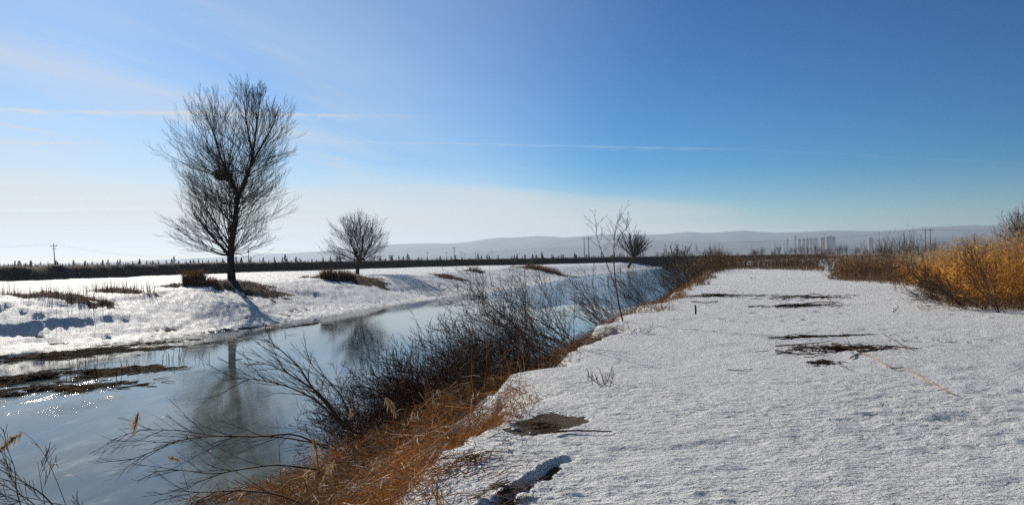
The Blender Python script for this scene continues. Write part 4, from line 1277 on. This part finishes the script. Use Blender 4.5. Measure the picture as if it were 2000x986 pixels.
# dark low brush at the foot of the golden reeds
for i, (px, py, L, n) in enumerate(((1905, 604, 1.5, 18), (1862, 592, 1.7, 22), (1838, 583, 1.2, 12))):
    b = gp(px, py); b.z = gz(b.x, b.y)
    shrub('low_brush', ['dark low brush in front of the golden reeds', 'flattened dark brush sprawling left from the golden reeds', 'thin brush at the left tip of the golden reeds'][i], b, n, (0.5 * L, L), (95, 265), (3, 40), 0.010, 700 + i, kids=7, rmin=0.004, spread_base=0.5, cat='brush')
for i, (px, py, L, el) in enumerate(((1952, 612, 2.1, (45, 75)), (1885, 604, 1.9, (35, 65)), (1835, 590, 1.8, (35, 60)))):
    b = gp(px, py); b.z = gz(b.x, b.y) 
    shrub('bare_shrub', ['dark branching shrub standing against the golden reeds', 'dark slanting shrub left of the one against the golden reeds', 'thin slanting shrub at the left side of the golden reeds'][i], b, 6, (0.7 * L, L), (80, 230), el, 0.018, 710 + i, kids=8, rmin=0.005, spread_base=0.1)
# small plants poking through the snow
for i, (px, py, h, n, lb) in enumerate(((1748, 565, 1.0, 3, 'thin upright shrub with a grass tuft at the edge of the snow before the reeds'), (1743, 611, 0.40, 3, 'small bent twig plant sticking out of the open snow'), (1250, 652, 0.42, 9, 'low bare twigs poking through the snow beside the forked sapling'),
                                         (1185, 748, 0.28, 10, 'low bare twigs on the snow rim near the end of the dark brush'), (1470, 545, 0.25, 8, 'faint low grey twigs in the distant snow'), (858, 560, 0.5, 5, 'thin bare weed on the far bank beside the small tree'))):
    b = hit(px, py)
    shrub('twig_plant', lb, b, n, (0.5 * h, h), (0, 360), (20, 85) if i not in (2, 4) else (5, 60), 0.006 * (1 + b.y / 40), 720 + i, kids=4, depth=1, rmin=0.0022 * (1 + b.y / 30), spread_base=0.25 if n > 5 else 0.04, cat='plant')

# ---------------------------------------------------------------- individual foreground reeds with seed heads
def reed(label, pts, d, plume_len, seed, plume_dir, mat='brownreed', r=0.0035):
    rs = np.random.RandomState(seed)
    P = [dp(x, y, dd) for (x, y), dd in zip(pts, np.linspace(d[0], d[1], len(pts)))]
    base = tuple(P[0])
    t = thing('reed_stalk', label, 'reed', base, 'single reeds in the foreground')
    n = 10; Q = np.array([tuple(p) for p in P]); s = np.linspace(0, 1, len(Q)); u = np.linspace(0, 1, n)
    Q = np.stack([np.interp(u, s, Q[:, c]) for c in range(3)], 1); Q[1:-1] = (Q[:-2] + 2 * Q[1:-1] + Q[2:]) / 4
    b = Branches(); b.add([tuple(q) for q in Q], np.linspace(r, r * 0.5, n), 5)
    st = link('stem', b.mesh('stem', M[mat], base), t)
    if plume_len:
        al = np.array([plume_dir], float); al /= np.linalg.norm(al)
        mx = Mix(); mx.add(plume_fibres(Q[-1:].copy(), al, np.array([plume_len]), rs, 150, 0.0035))
        link('plume', mx.mesh('plume', [M['plume']], True, base), t)
    k = 3
    for i in range(k):
        f = 0.3 + 0.18 * i
        q = Q[int(f * n)]; az = rs.uniform(0, 6.28); L = rs.uniform(0.12, 0.28)
        d_ = np.array([math.cos(az), math.sin(az) * 0.5, 0.7]); d_ /= np.linalg.norm(d_)
        sN = np.linspace(0, 1, 5)
        LP = q[None] + d_[None] * (L * sN)[:, None]; LP[:, 2] -= L * 0.7 * sN ** 2
        mx = Mix(); mx.add(v_ribbons(LP[None], np.array([[-math.sin(az), math.cos(az), 0.2]]), np.array([[0.003, 0.005, 0.004, 0.003, 0.0005]])))
        link('leaf', mx.mesh('leaf', [M['grass']], True, base), st)
REEDS = [('dark drooping seed head hanging alone over the ice, upper of the two', [(600, 1010), (470, 925), (380, 860), (320, 822), (292, 802), (272, 803)], (8.0, 9.5), 0.19, (-0.35, 0, -1.0)),
         ('pale seed head standing alone over the ice, lower of the two', [(395, 1080), (380, 1000), (365, 940), (352, 898)], (8.2, 8.2), 0.13, (-0.5, 0, 0.35)),
         ('feathery arched seed head at the left frame edge over the ice', [(140, 1010), (120, 955), (95, 895), (72, 862), (48, 843)], (5.2, 5.4), 0.16, (-0.9, 0, -0.35)),
         ('tan seed head in the left part of the rust grass', [(640, 1000), (625, 920), (612, 850)], (9.0, 9.6), 0.22, (0.2, 0, -0.9)),
         ('large tan seed head low in the rust grass', [(690, 1000), (672, 930), (655, 895)], (8.4, 8.8), 0.26, (-0.6, 0, -0.8)),
         ('pale upright seed head in the middle of the rust grass', [(752, 1010), (745, 950), (742, 935)], (8.4, 8.6), 0.20, (0.0, 0, 0.9)),
         ('slanting tan seed head against the dark brush, highest of the clump', [(800, 960), (790, 860), (775, 800), (752, 775)], (10.0, 10.4), 0.20, (0.6, 0, -0.7)),
         ('small grey seed head above the rust grass on the left', [(700, 960), (690, 870), (686, 815)], (9.6, 10.2), 0.16, (0.05, 0, 0.9)),
         ('pale seed head right of the slanting one', [(812, 960), (806, 880), (805, 822)], (9.6, 10.2), 0.15, (0.1, 0, 0.9)),
         ('round tan seed head by the snow side of the rust grass', [(770, 985), (768, 930), (765, 915)], (8.6, 8.9), 0.17, (0.5, 0, 0.5)),
         ('ragged rust seed head lowest in the clump', [(668, 1010), (668, 965), (672, 935)], (8.0, 8.2), 0.17, (-0.3, 0, -0.8)),
         ('tall thin reed with a small bent tip among the dark brush', [(842, 900), (848, 840), (853, 790), (855, 758)], (9.4, 10.4), 0.08, (0.3, 0, -0.9)),
         ('dark brown seed head at the lower left of the rust grass', [(610, 1010), (605, 975), (600, 945)], (8.2, 8.3), 0.20, (0.1, 0, 0.8)),
         ('thin bare reed leaning over the snow edge at the bottom', [(902, 985), (898, 930), (893, 870)], (7.0, 7.3), 0, None),
         ('straight bare reed in front of the rust grass', [(772, 1000), (766, 920), (760, 845), (758, 800)], (7.6, 8.4), 0, None),
         ('bare reed crossing the left of the rust grass', [(560, 1010), (548, 920), (545, 850), (540, 812)], (8.0, 8.8), 0, None)]
for i, (lb, pts, d, pl, pdv) in enumerate(REEDS):
    reed(lb, pts, d, pl, 800 + i, pdv or (0, 0, 1), 'brownreed', 0.0034 if i != 2 else 0.0026)
# dark twigs in the lower left corner
for i, (pts, r) in enumerate(([[(150, 1040), (90, 965), (40, 935), (0, 915), (-40, 880)], 0.006], [[(120, 1030), (60, 975), (10, 945), (-30, 930)], 0.005], [[(60, 1040), (35, 960), (30, 905), (0, 875)], 0.005], [[(230, 1040), (150, 990), (60, 970), (-20, 958)], 0.005], [[(130, 1040), (40, 985), (-30, 975)], 0.005], [[(100, 1030), (85, 960), (75, 900)], 0.003])):
    bough(['topmost', 'second', 'steepest', 'lowest flat', 'short flat', 'thin upright'][i] + ' dark twig of the corner clump at lower left over the ice', [(x, y, 5.2 + 0.1 * i) for x, y in pts], (r, 0.0012), 4, 0.35, 900 + i)

# ---------------------------------------------------------------- plant litter on the ice and sticks on the snow
def litter(name, label, cx, cy, rx, ry, rot, n, L, z, thick=0.004, mat='litter', up=0.05, heap=0.06, kind='stuff'):
    a = RS.uniform(0, 6.283, n); r = np.abs(RS.normal(0, 0.62, n))
    lx = rx * r * np.cos(a); ly = ry * r * np.sin(a); r = np.minimum(r, 1.0)
    keep = fbm(lx / (rx * 0.32), ly / (ry * 0.45) + cx, 431, 4) > 0.43 + 0.12 * r
    lx, ly, r = lx[keep], ly[keep], r[keep]; n = len(lx)
    x = cx + lx * math.cos(rot) - ly * math.sin(rot); y = cy + lx * math.sin(rot) + ly * math.cos(rot)
    az = rot + RS.normal(0, 0.55, n)
    LL = RS.uniform(L[0], L[1], n)
    zz = (terrain(x, y) if z is None else np.full(n, z)) + 0.006 + heap * (1 - r) * RS.uniform(0, 1, n)
    d = np.stack([np.cos(az), np.sin(az), RS.normal(0, up, n)], 1)
    P0 = np.stack([x, y, zz], 1)
    mid = RS.normal(0, 0.06, (n, 3)) * LL[:, None]; mid[:, 2] = np.abs(mid[:, 2])
    P = np.stack([P0 - d * LL[:, None] / 2, P0 + mid, P0 + d * LL[:, None] / 2], 1)
    P[:, :, 2] = np.maximum(P[:, :, 2], (WATER + 0.004) if z is not None else P0[:, 2:3] - 0.01)
    mx = Mix(); mx.add(v_tubes(P, thick * RS.uniform(0.6, 1.6, n)[:, None] * np.array([[1, 1, 0.6]]), 3))
    c = (cx, cy, float(zz.mean()))
    o = link(name, mx.mesh(name, [M[mat]], True, c), None, c)
    tag(o, label, kind=kind)
def lit_px(label, px, py, rx, ry, rot, n, L, thick=0.006, heap=0.06):
    p = gp(px, py, WATER)
    litter('plant_litter', label, p.x, p.y, rx, ry, rot, n, L, WATER, thick, heap=heap)
RT = math.radians(62)
lit_px('brown mat of dead reeds frozen along the left shore', 100, 694, 6.0, 1.7, math.radians(48), 4200, (0.15, 0.7), 0.011)
lit_px('dark heap of dead stems on the ice at the left edge', 80, 738, 3.4, 1.3, math.radians(38), 4000, (0.15, 0.55), 0.013, 0.16)
lit_px('flat dark strip of dead stems nearest on the left ice', 25, 768, 2.8, 1.0, math.radians(36), 2800, (0.15, 0.5), 0.011, 0.08)
lit_px('thin brown litter on the shore under the tall tree shadow', 330, 655, 2.2, 0.4, RT, 700, (0.2, 0.6), 0.01)
lit_px('scattered brown litter at the shore near the tall tree reflection', 440, 645, 2.4, 0.4, RT, 500, (0.2, 0.5), 0.01)
lit_px('faint litter on the ice beside the tall tree reflection', 600, 634, 2.2, 0.3, math.radians(72), 260, (0.2, 0.5), 0.01, 0.02)

def broken_reeds(label, px, py, n, spread, h, seed):
    rng = random.Random(seed); p = gp(px, py, WATER); base = (p.x, p.y, WATER)
    t = thing('broken_reeds', label, 'reeds', base, 'broken reeds standing in the left ice')
    for i in range(n):
        q = Vector((rng.uniform(-1, 1) * spread, rng.uniform(-1, 1) * spread, -0.02)); b = Branches()
        H = rng.uniform(*h); a = rng.uniform(0, 6.28); ln = rng.uniform(0.05, 0.5)
        m = q + Vector((math.cos(a) * ln * H * 0.6, math.sin(a) * ln * H * 0.6, H * 0.8))
        if rng.random() < 0.5:
            e = m + Vector((rng.uniform(-.3, .3), rng.uniform(-.2, .2), rng.uniform(-.25, .15))) * H
        else:
            e = m + Vector((math.cos(a) * ln, 0, 1)) * H * 0.25
        b.add([q, (q + m) / 2, m, e], [0.010, 0.010, 0.009, 0.005], 3)
        link('stalk', b.mesh('stalk', M['litter']), t)
for i, (px, py, n, sp, h) in enumerate(((345, 703, 13, 0.55, (0.2, 0.7)), (395, 700, 4, 0.25, (0.15, 0.4)), (258, 722, 4, 0.2, (0.15, 0.4)), (200, 722, 12, 0.9, (0.2, 0.65)), (165, 742, 10, 0.6, (0.2, 0.6)), (228, 738, 2, 0.1, (0.15, 0.3)), (545, 655, 6, 0.5, (0.15, 0.4)), (130, 705, 10, 1.0, (0.15, 0.5)))):
    broken_reeds(['bristling group of broken reeds in the ice, largest of those standing clear', 'two or three reed stubs just right of the bristling group', 'small bent reed stub pair left of the bristling group', 'tall broken reeds at the right end of the brown mat', 'broken reeds beside the dark heap of stems', 'single leaning reed stub near the glitter edge', 'little reed stubs right of the tall tree reflection', 'short broken reeds in the middle of the brown mat'][i], px, py, n, sp, h, 940 + i)

# sticks and branches lying on the snow
def stick(name, label, pts, r, mat='twig', lift=0.012, cat='stick', group=None, twigs=0, seed=0):
    rng = random.Random(seed)
    P = [gp(x, y) for x, y in pts]
    n = max(5, len(P) * 3)
    Q = np.array([tuple(p) for p in P]); s = np.linspace(0, 1, len(Q)); u = np.linspace(0, 1, n)
    Q = np.stack([np.interp(u, s, Q[:, c]) for c in range(3)], 1); Q[1:-1] = (Q[:-2] + 2 * Q[1:-1] + Q[2:]) / 4
    zz = terrain(Q[:, 0], Q[:, 1], np.full(n, 0.02)); zz = np.convolve(np.pad(zz, 2, mode='edge'), np.ones(5) / 5, mode='valid')
    Q[:, 2] = zz + lift + r * 0.6
    Q[:, 2] += np.array([rng.uniform(-0.004, 0.008) for _ in range(n)])
    base = tuple(Q[0])
    b = Branches(); b.add([tuple(q) for q in Q], np.linspace(r, r * 0.55, n) * np.array([rng.uniform(0.85, 1.15) for _ in range(n)]), 6)
    for i in range(twigs):
        k = rng.randrange(1, n - 1)
        grow(b, rng, Vector(Q[k]), Vector((rng.uniform(-1, 1), rng.uniform(-1, 1), rng.uniform(0.0, 0.35))), rng.uniform(0.15, 0.45), r * 0.45, 1, -0.1, 0.12, 3, 0.5, 0.5, 5, 0.0025)
    o = link(name, b.mesh(name, M[mat], base), None, base)
    tag(o, label, cat, group)
stick('fallen_branch', 'long pale bare branch curving across the snow', [(1660, 706), (1675, 697), (1697, 702), (1720, 715), (1742, 727), (1765, 723), (1790, 736), (1830, 760), (1870, 776)], 0.012, 'palestick', 0.02, 'branch')
stick('fallen_branch', 'straight dark branch lying on the snow beside the bare earth patch', [(1080, 849), (1130, 843), (1195, 844)], 0.011, 'twig', 0.02, 'branch')
stick('fallen_branch', 'dark forked branch half buried above the pale curved branch', [(1625, 678), (1655, 683), (1680, 692), (1720, 688), (1740, 682), (1790, 688)], 0.018, 'twig', 0.02, 'branch', None, 5, 3)
stick('fallen_branch', 'long dark stick at the top of the nearer debris patch', [(1500, 664), (1545, 662), (1600, 661), (1690, 660)], 0.015, 'twig', 0.015, 'branch', None, 4, 4)
stick('fallen_branch', 'long dark stick second from the top of the nearer debris patch', [(1515, 681), (1560, 678), (1625, 674)], 0.014, 'twig', 0.015, 'branch', None, 2, 5)
stick('fallen_branch', 'dark stick at the left end of the nearer debris patch', [(1514, 689), (1560, 693), (1615, 695)], 0.012, 'twig', 0.015, 'branch', None, 2, 6)
stick('fallen_branch', 'thin dark stick slanting across the right end of the nearer debris', [(1722, 660), (1750, 675), (1785, 692)], 0.008, 'twig', 0.03, 'branch')
stick('fallen_branch', 'thin stick pointing right from the near end of the debris', [(1625, 712), (1645, 721), (1662, 729)], 0.006, 'greytwig', 0.02, 'branch')
stick('fallen_branch', 'long dark stick in the farther debris patch', [(1370, 575), (1430, 576), (1520, 577)], 0.020, 'twig', 0.02, 'branch', None, 4, 7)
stick('fallen_branch', 'thick dark stick at the right of the farther debris patch', [(1528, 585), (1570, 578), (1600, 575), (1625, 590)], 0.022, 'twig', 0.03, 'branch', None, 6, 8)
stick('fallen_branch', 'dark stick lying nearest in the farther debris patch', [(1515, 601), (1550, 597), (1590, 590), (1640, 592)], 0.024, 'twig', 0.03, 'branch', None, 5, 9)
stick('fallen_branch', 'short dark stick at the left end of the farther debris', [(1350, 590), (1380, 592), (1402, 588)], 0.022, 'twig', 0.03, 'branch')
stick('fallen_branch', 'small grey stick alone in the middle of the snow', [(1420, 725), (1445, 726), (1470, 725)], 0.007, 'greytwig', 0.008, 'branch')
stick('fallen_branch', 'thin stick alone on the snow right of the farther debris', [(1650, 578), (1660, 583)], 0.012, 'twig', 0.03, 'branch')
def litter_px(label, px, py, rx, ry, n, L, thick, heap=0.05, rot=0.05, mat='litter'):
    p = gp(px, py)
    litter('twig_litter', label, p.x, p.y, rx, ry, rot, n, L, None, thick, mat, 0.06, heap)
litter_px('dark twig litter in the farther debris patch', 1570, 580, 1.7, 1.4, 380, (0.15, 0.6), 0.008)
litter_px('dark twig litter nearest in the farther debris patch', 1560, 596, 1.5, 0.5, 220, (0.15, 0.55), 0.008)
litter_px('thin twig litter left of the farther debris patch', 1400, 578, 2.0, 0.9, 160, (0.2, 0.7), 0.009)
litter_px('dark twig litter in the nearer debris patch', 1640, 684, 1.3, 0.75, 260, (0.1, 0.4), 0.005)
litter_px('small heap of torn twigs at the near side of the debris', 1605, 713, 0.30, 0.22, 110, (0.06, 0.25), 0.005, 0.08)
litter_px('line of litter along the top of the nearer debris', 1600, 662, 1.3, 0.18, 140, (0.1, 0.45), 0.006, 0.03)
litter_px('dry stems on the bare earth patch beside the bank', 1060, 826, 0.45, 0.35, 90, (0.08, 0.3), 0.003, 0.03, mat='browngrass')
litter_px('dry stems in the thawed trench at the bottom', 990, 960, 0.5, 0.25, 160, (0.06, 0.22), 0.003, 0.03, 0.9, mat='browngrass')
litter_px('dry stems along the snow edge by the rust grass', 920, 900, 0.9, 0.7, 160, (0.1, 0.35), 0.003, 0.04, 1.0, mat='grass')
# upright stump stick
def stump():
    p = gp(1358, 613); z = gz(p.x, p.y)
    b = Branches(); b.add([(0, 0, -0.05), (0.01, 0, 0.12), (0.005, 0, 0.24), (0.012, 0, 0.28)], [0.030, 0.026, 0.024, 0.010], 7)
    o = link('cut_stump', b.mesh('cut_stump', M['bark']), None, (p.x, p.y, z))
    tag(o, 'short upright cut stem sticking out of the snow', 'stump')
stump()

# ---------------------------------------------------------------- poles, wires, masts, apartment towers
def box(mx, x0, x1, y0, y1, z0, z1, mi=0):
    V = np.array([(x0, y0, z0), (x1, y0, z0), (x1, y1, z0), (x0, y1, z0), (x0, y0, z1), (x1, y0, z1), (x1, y1, z1), (x0, y1, z1)], float)
    Q = np.array([(0, 3, 2, 1), (4, 5, 6, 7), (0, 1, 5, 4), (1, 2, 6, 5), (2, 3, 7, 6), (3, 0, 4, 7)])
    mx.add((V, Q), mi)
def pole(label, px, top_py, H, double=False, group='power poles', tilt=0.0):
    px, top_py = level(px, top_py)
    d = (H - EYE - 0.3) * F / (HZ - top_py); x = (px - 1000) / F * d
    base = (x, d, gz(x, d) - 0.2)
    t = thing('power_pole', label, 'power pole', base, group)
    t.rotation_euler = (0, math.radians(tilt), 0)
    offs = (-0.9, 0.9) if double else (0.0,)
    for o_ in offs:
        b = Branches(); b.add([(o_, 0, 0), (o_, 0, H * 0.5), (o_, 0, H)], [0.20, 0.17, 0.13], 8)
        link('post', b.mesh('post', M['pole']), t)
    w = 2.0 if double else 1.1
    mx = Mix(); box(mx, -w, w, -0.09, 0.09, H - 0.75, H - 0.57)
    arm = link('crossarm', mx.mesh('crossarm', [M['steel']], False), t)
    if not double:
        mx = Mix(); box(mx, -0.7, 0.7, -0.08, 0.08, H - 1.6, H - 1.45); link('crossarm', mx.mesh('crossarm', [M['steel']], False), t)
    tips = []
    for o_ in ((-w * 0.92, 0, w * 0.92)):
        b = Branches(); z0 = H - 0.57 if (o_ or double) else H - 0.02
        b.add([(o_, 0, z0), (o_, 0, z0 + 0.12), (o_, 0, z0 + 0.32)], [0.05, 0.10, 0.06], 6)
        link('insulator', b.mesh('insulator', M['pole']), arm); tips.append(Vector((base[0] + o_, base[1], base[2] + z0 + 0.32)))
    return tips
def wire(label, a, b, sag, r=0.012):
    n = 24; br = Branches()
    P = [a.lerp(b, i / (n - 1)) - Vector((0, 0, sag * 4 * (i / (n - 1)) * (1 - i / (n - 1)))) for i in range(n)]
    c = tuple(P[0]); br.add(P, [r] * n, 3)
    o = link('power_line', br.mesh('power_line', M['wire'], c), None, c)
    tag(o, label, 'wire', 'power lines')
A = pole('leftmost thin power pole rising behind the embankment', 107, 478, 9.0, tilt=-2.5)
B = pole('thin power pole just right of the tall tree', 485, 484, 9.0)
C = pole('power pole standing alone over the embankment between small tree and thicket', 887, 482, 10.0)
D = pole('double power pole behind the forked sapling', 1145, 464, 10.5, True)
E = pole('double power pole above the scrub on the right', 1812, 447, 10.5, True)
pole('power pole faint behind the small round tree', 722, 491, 9.0)
nm = ('nearest', 'middle', 'farthest')
for i in range(3):
    wire(f'{nm[i]} wire running left from the leftmost power pole', A[i] + Vector((-330, -60, -1.0)), A[i], 3.0)
    wire(f'{nm[i]} wire between leftmost pole and the pole beside the tall tree', A[i], B[i], 4.0)
    wire(f'{nm[i]} wire between the tall tree pole and the lone pole', B[i], C[i], 3.0)
    wire(f'{nm[i]} wire between the lone pole and the double pole behind the sapling', C[i], D[i], 4.0)
    wire(f'{nm[i]} wire between the two double poles', D[i], E[i], 3.2)
    wire(f'{nm[i]} wire running right from the right double pole', E[i], E[i] + Vector((190, -40, 0)), 2.5)

def lattice(label, px, top_py, H, kind, group='lattice masts'):
    px, top_py = level(px, top_py)
    d = (H - EYE) * F / (HZ - top_py); x = (px - 1000) / F * d
    base = (x, d, 0.0)
    t = thing('lattice_tower' if kind == 'pylon' else 'antenna_mast', label, 'tower', base, group)
    w0 = H * (0.075 if kind == 'pylon' else 0.05); w1 = H * 0.018; r = H * 0.0032
    for sx in (-1, 1):
        for sy in (-1, 1):
            b = Branches(); b.add([(sx * w0, sy * w0, -0.3), (sx * (w0 + w1) / 2, sy * (w0 + w1) / 2, H / 2), (sx * w1, sy * w1, H)], [r * 1.4, r * 1.2, r], 4)
            link('leg', b.mesh('leg', M['steel']), t)
    b = Branches(); n = 9
    for i in range(n):
        f0, f1 = i / n, (i + 1) / n; a = w0 + (w1 - w0) * f0; c = w0 + (w1 - w0) * f1
        for sg in (-1, 1):
            for sy in (-1, 1):
                b.add([(-sg * a, sy * a, f0 * H), (sg * c, sy * c, f1 * H)], [r * 0.7] * 2, 3)
                b.add([(sy * a, -sg * a, f0 * H), (sy * c, sg * c, f1 * H)], [r * 0.7] * 2, 3)
    o = link('bracing', b.mesh('bracing', M['steel']), t); o['kind'] = 'stuff'
    for f, w in (((0.97, 0.13), (0.84, 0.17), (0.71, 0.13)) if kind == 'pylon' else ((0.98, 0.05), (0.86, 0.06))):
        mx = Mix(); box(mx, -w * H, w * H, -r * 2, r * 2, f * H - r * 2, f * H + r * 2)
        if kind != 'pylon': box(mx, -w * H, w * H, -w * H, w * H, f * H - H * 0.025, f * H + H * 0.005)
        link('crossarm' if kind == 'pylon' else 'platform', mx.mesh('arm', [M['steel']], False), t)
lattice('small lattice pylon over the embankment left of the thicket', 961, 487, 26, 'pylon')
lattice('lattice pylon beside the leaning far tree', 1258, 468, 32, 'pylon')
lattice('thin mast left of the round twiggy bush', 1299, 475, 22, 'mast')
lattice('tall antenna mast left of the apartment towers', 1553, 459, 45, 'mast')
lattice('shorter antenna mast beside the tall antenna mast', 1538, 466, 40, 'mast')

def lamp_post(px, top, label):
    px, top = level(px, top)
    H = 9.0; d = (H - EYE) * F / (HZ - top); x = (px - 1000) / F * d
    t = thing('street_lamp', label, 'street lamp', (x, d, 0.0), 'tiny street lamps over the embankment')
    b = Branches(); b.add([(0, 0, 0), (0, 0, H * 0.6), (0, 0, H)], [0.22, 0.18, 0.12], 6); link('post', b.mesh('post', M['steel']), t)
    mx = Mix(); box(mx, -1.1, 1.1, -0.25, 0.25, H - 0.15, H + 0.25); link('lamp_head', mx.mesh('lamp_head', [M['steel']], False), t)
for k_, (px, top) in enumerate(((835, 493), (872, 501 - 7), (901, 493), (907, 495), (928, 493), (935, 493), (954, 494))):
    lamp_post(px, top, ORD[k_] + ' from the left of the tiny street lamps showing over the embankment')

def tower(label, px0, px1, top_py, d, seed, red=False, cranes=False, steps=1):
    rng = random.Random(seed)
    px0, _ = level(px0, top_py); px1, top_py = level(px1, top_py)
    x0 = (px0 - 1000) / F * d; x1 = (px1 - 1000) / F * d; H = (HZ - top_py) / F * d + EYE; W = x1 - x0; dep = 16.0
    t = thing('apartment_tower', label, 'building', ((x0 + x1) / 2, d, 0), 'apartment towers on the plain')
    wall = M['wallred'] if red else M['wall']
    mx = Mix(); box(mx, -W / 2, W / 2, 0, dep, -1, H); link('wall', mx.mesh('wall', [wall], False), t)
    nf = int(H / 3.2)
    nb = max(2, int(W / 9))
    for b_ in range(nb):            # recessed-looking balcony bays: dark glazing strips with slabs proud of them
        cx = -W / 2 + W * (b_ + 0.5) / nb; hw = W / nb * 0.22
        mx = Mix(); box(mx, cx - hw, cx + hw, -0.35, 0.0, 3, H - 4); g = link('window_strip', mx.mesh('window_strip', [M['glass']], False), t)
        mx = Mix()
        for f in range(2, nf - 1):
            box(mx, cx - hw * 1.15, cx + hw * 1.15, -1.1, -0.30, f * 3.2, f * 3.2 + 1.2)
        o = link('balcony_slabs', mx.mesh('balcony_slabs', [wall], False), g); o['kind'] = 'stuff'
    mx = Mix(); box(mx, -W * 0.2, W * 0.2, dep * 0.25, dep * 0.75, H, H + 5); link('roof_house', mx.mesh('roof_house', [M['roofgrey']], False), t)
    mx = Mix(); box(mx, -W / 2 - 0.5, W / 2 + 0.5, -0.6, dep + 0.5, H - 0.6, H + 0.9 - 0.6); link('parapet', mx.mesh('parapet', [M['roofgrey']], False), t)
    if cranes:
        b = Branches(); b.add([(W * 0.3, dep / 2, H), (W * 0.3, dep / 2, H + 22)], [1.0, 1.0], 4); link('crane_mast', b.mesh('crane_mast', M['steel']), t)
        b = Branches(); b.add([(W * 0.3 - 30, dep / 2, H + 20), (W * 0.3 + 12, dep / 2, H + 20)], [0.8, 0.8], 4); link('crane_jib', b.mesh('crane_jib', M['steel']), t)
order = ['first', 'second', 'third', 'fourth', 'fifth', 'sixth']
for i, (a, b_, tp) in enumerate(((1559, 1565, 467), (1567, 1573, 466), (1574.5, 1580, 465), (1581, 1587, 465), (1588, 1591.5, 465), (1592, 1597, 464))):
    tower(f'{order[i]} from the left of the close row of pale apartment towers', a, b_, tp, 4600 + 30 * i, 40 + i, i % 2 == 0, i in (0,))
tower('left wing of the tan apartment block right of the tower row', 1603, 1614, 464, 4300, 50, True, True)
tower('tall right wing of the tan apartment block', 1614, 1632, 461.5, 4250, 51, True)
tower('faint hazy tower far left of the antenna masts', 1510, 1516, 474, 6300, 52)
tower('faint hazy tower just left of the short antenna mast', 1529, 1533, 473, 6300, 53)
tower('pale hazy block behind the tree belt left of the tall bushes', 1697, 1706, 465, 4000, 54)
tower('low white building among the trees beside the tall bushes', 1727, 1734, 473, 2600, 55)

# low dead grass at the foot of the reeds and shrubs
for lb, poly, n, h, w in (('low straw at the foot of the golden reeds', [(1850, 600), (1930, 608), (2130, 614), (2150, 585), (1860, 572)], 3000, (0.15, 0.55), 0.008),
                          ('low straw along the edge of the rust brown reeds', [(1615, 545), (1700, 553), (1795, 562), (1800, 545), (1700, 538), (1630, 536)], 2600, (0.15, 0.7), 0.011),
                          ('low straw under the shrubs at the far end of the snow', [(1390, 530), (1450, 526), (1610, 529), (1610, 522), (1400, 521)], 2200, (0.2, 0.7), 0.025),
                          ('low straw between the shrubs behind the golden reeds', [(1640, 533), (1800, 541), (2060, 546), (2060, 530), (1640, 522)], 2600, (0.2, 0.7), 0.02)):
    xy = poly_pts(gpoly(poly), n, RS, 1.6, 0.42)
    grass_obj('dry_grass', lb, [(blades(xy, h, w, 1.0, RS, 0.7, 4), 0)], [M['browngrass']])

# specks of bark, straw and broken twig strewn thinly over the open snow
litter('twig_litter', 'thin scatter of tiny twig bits on the near right snow', 3.6, 9.5, 3.4, 3.6, 0.2, 170, (0.02, 0.10), None, 0.0022, 'litter', 0.05, 0.004)
litter('twig_litter', 'thin scatter of tiny twig bits on the middle of the snow field', 8.0, 24.0, 6.5, 9.0, 0.2, 200, (0.05, 0.22), None, 0.005, 'litter', 0.05, 0.004)
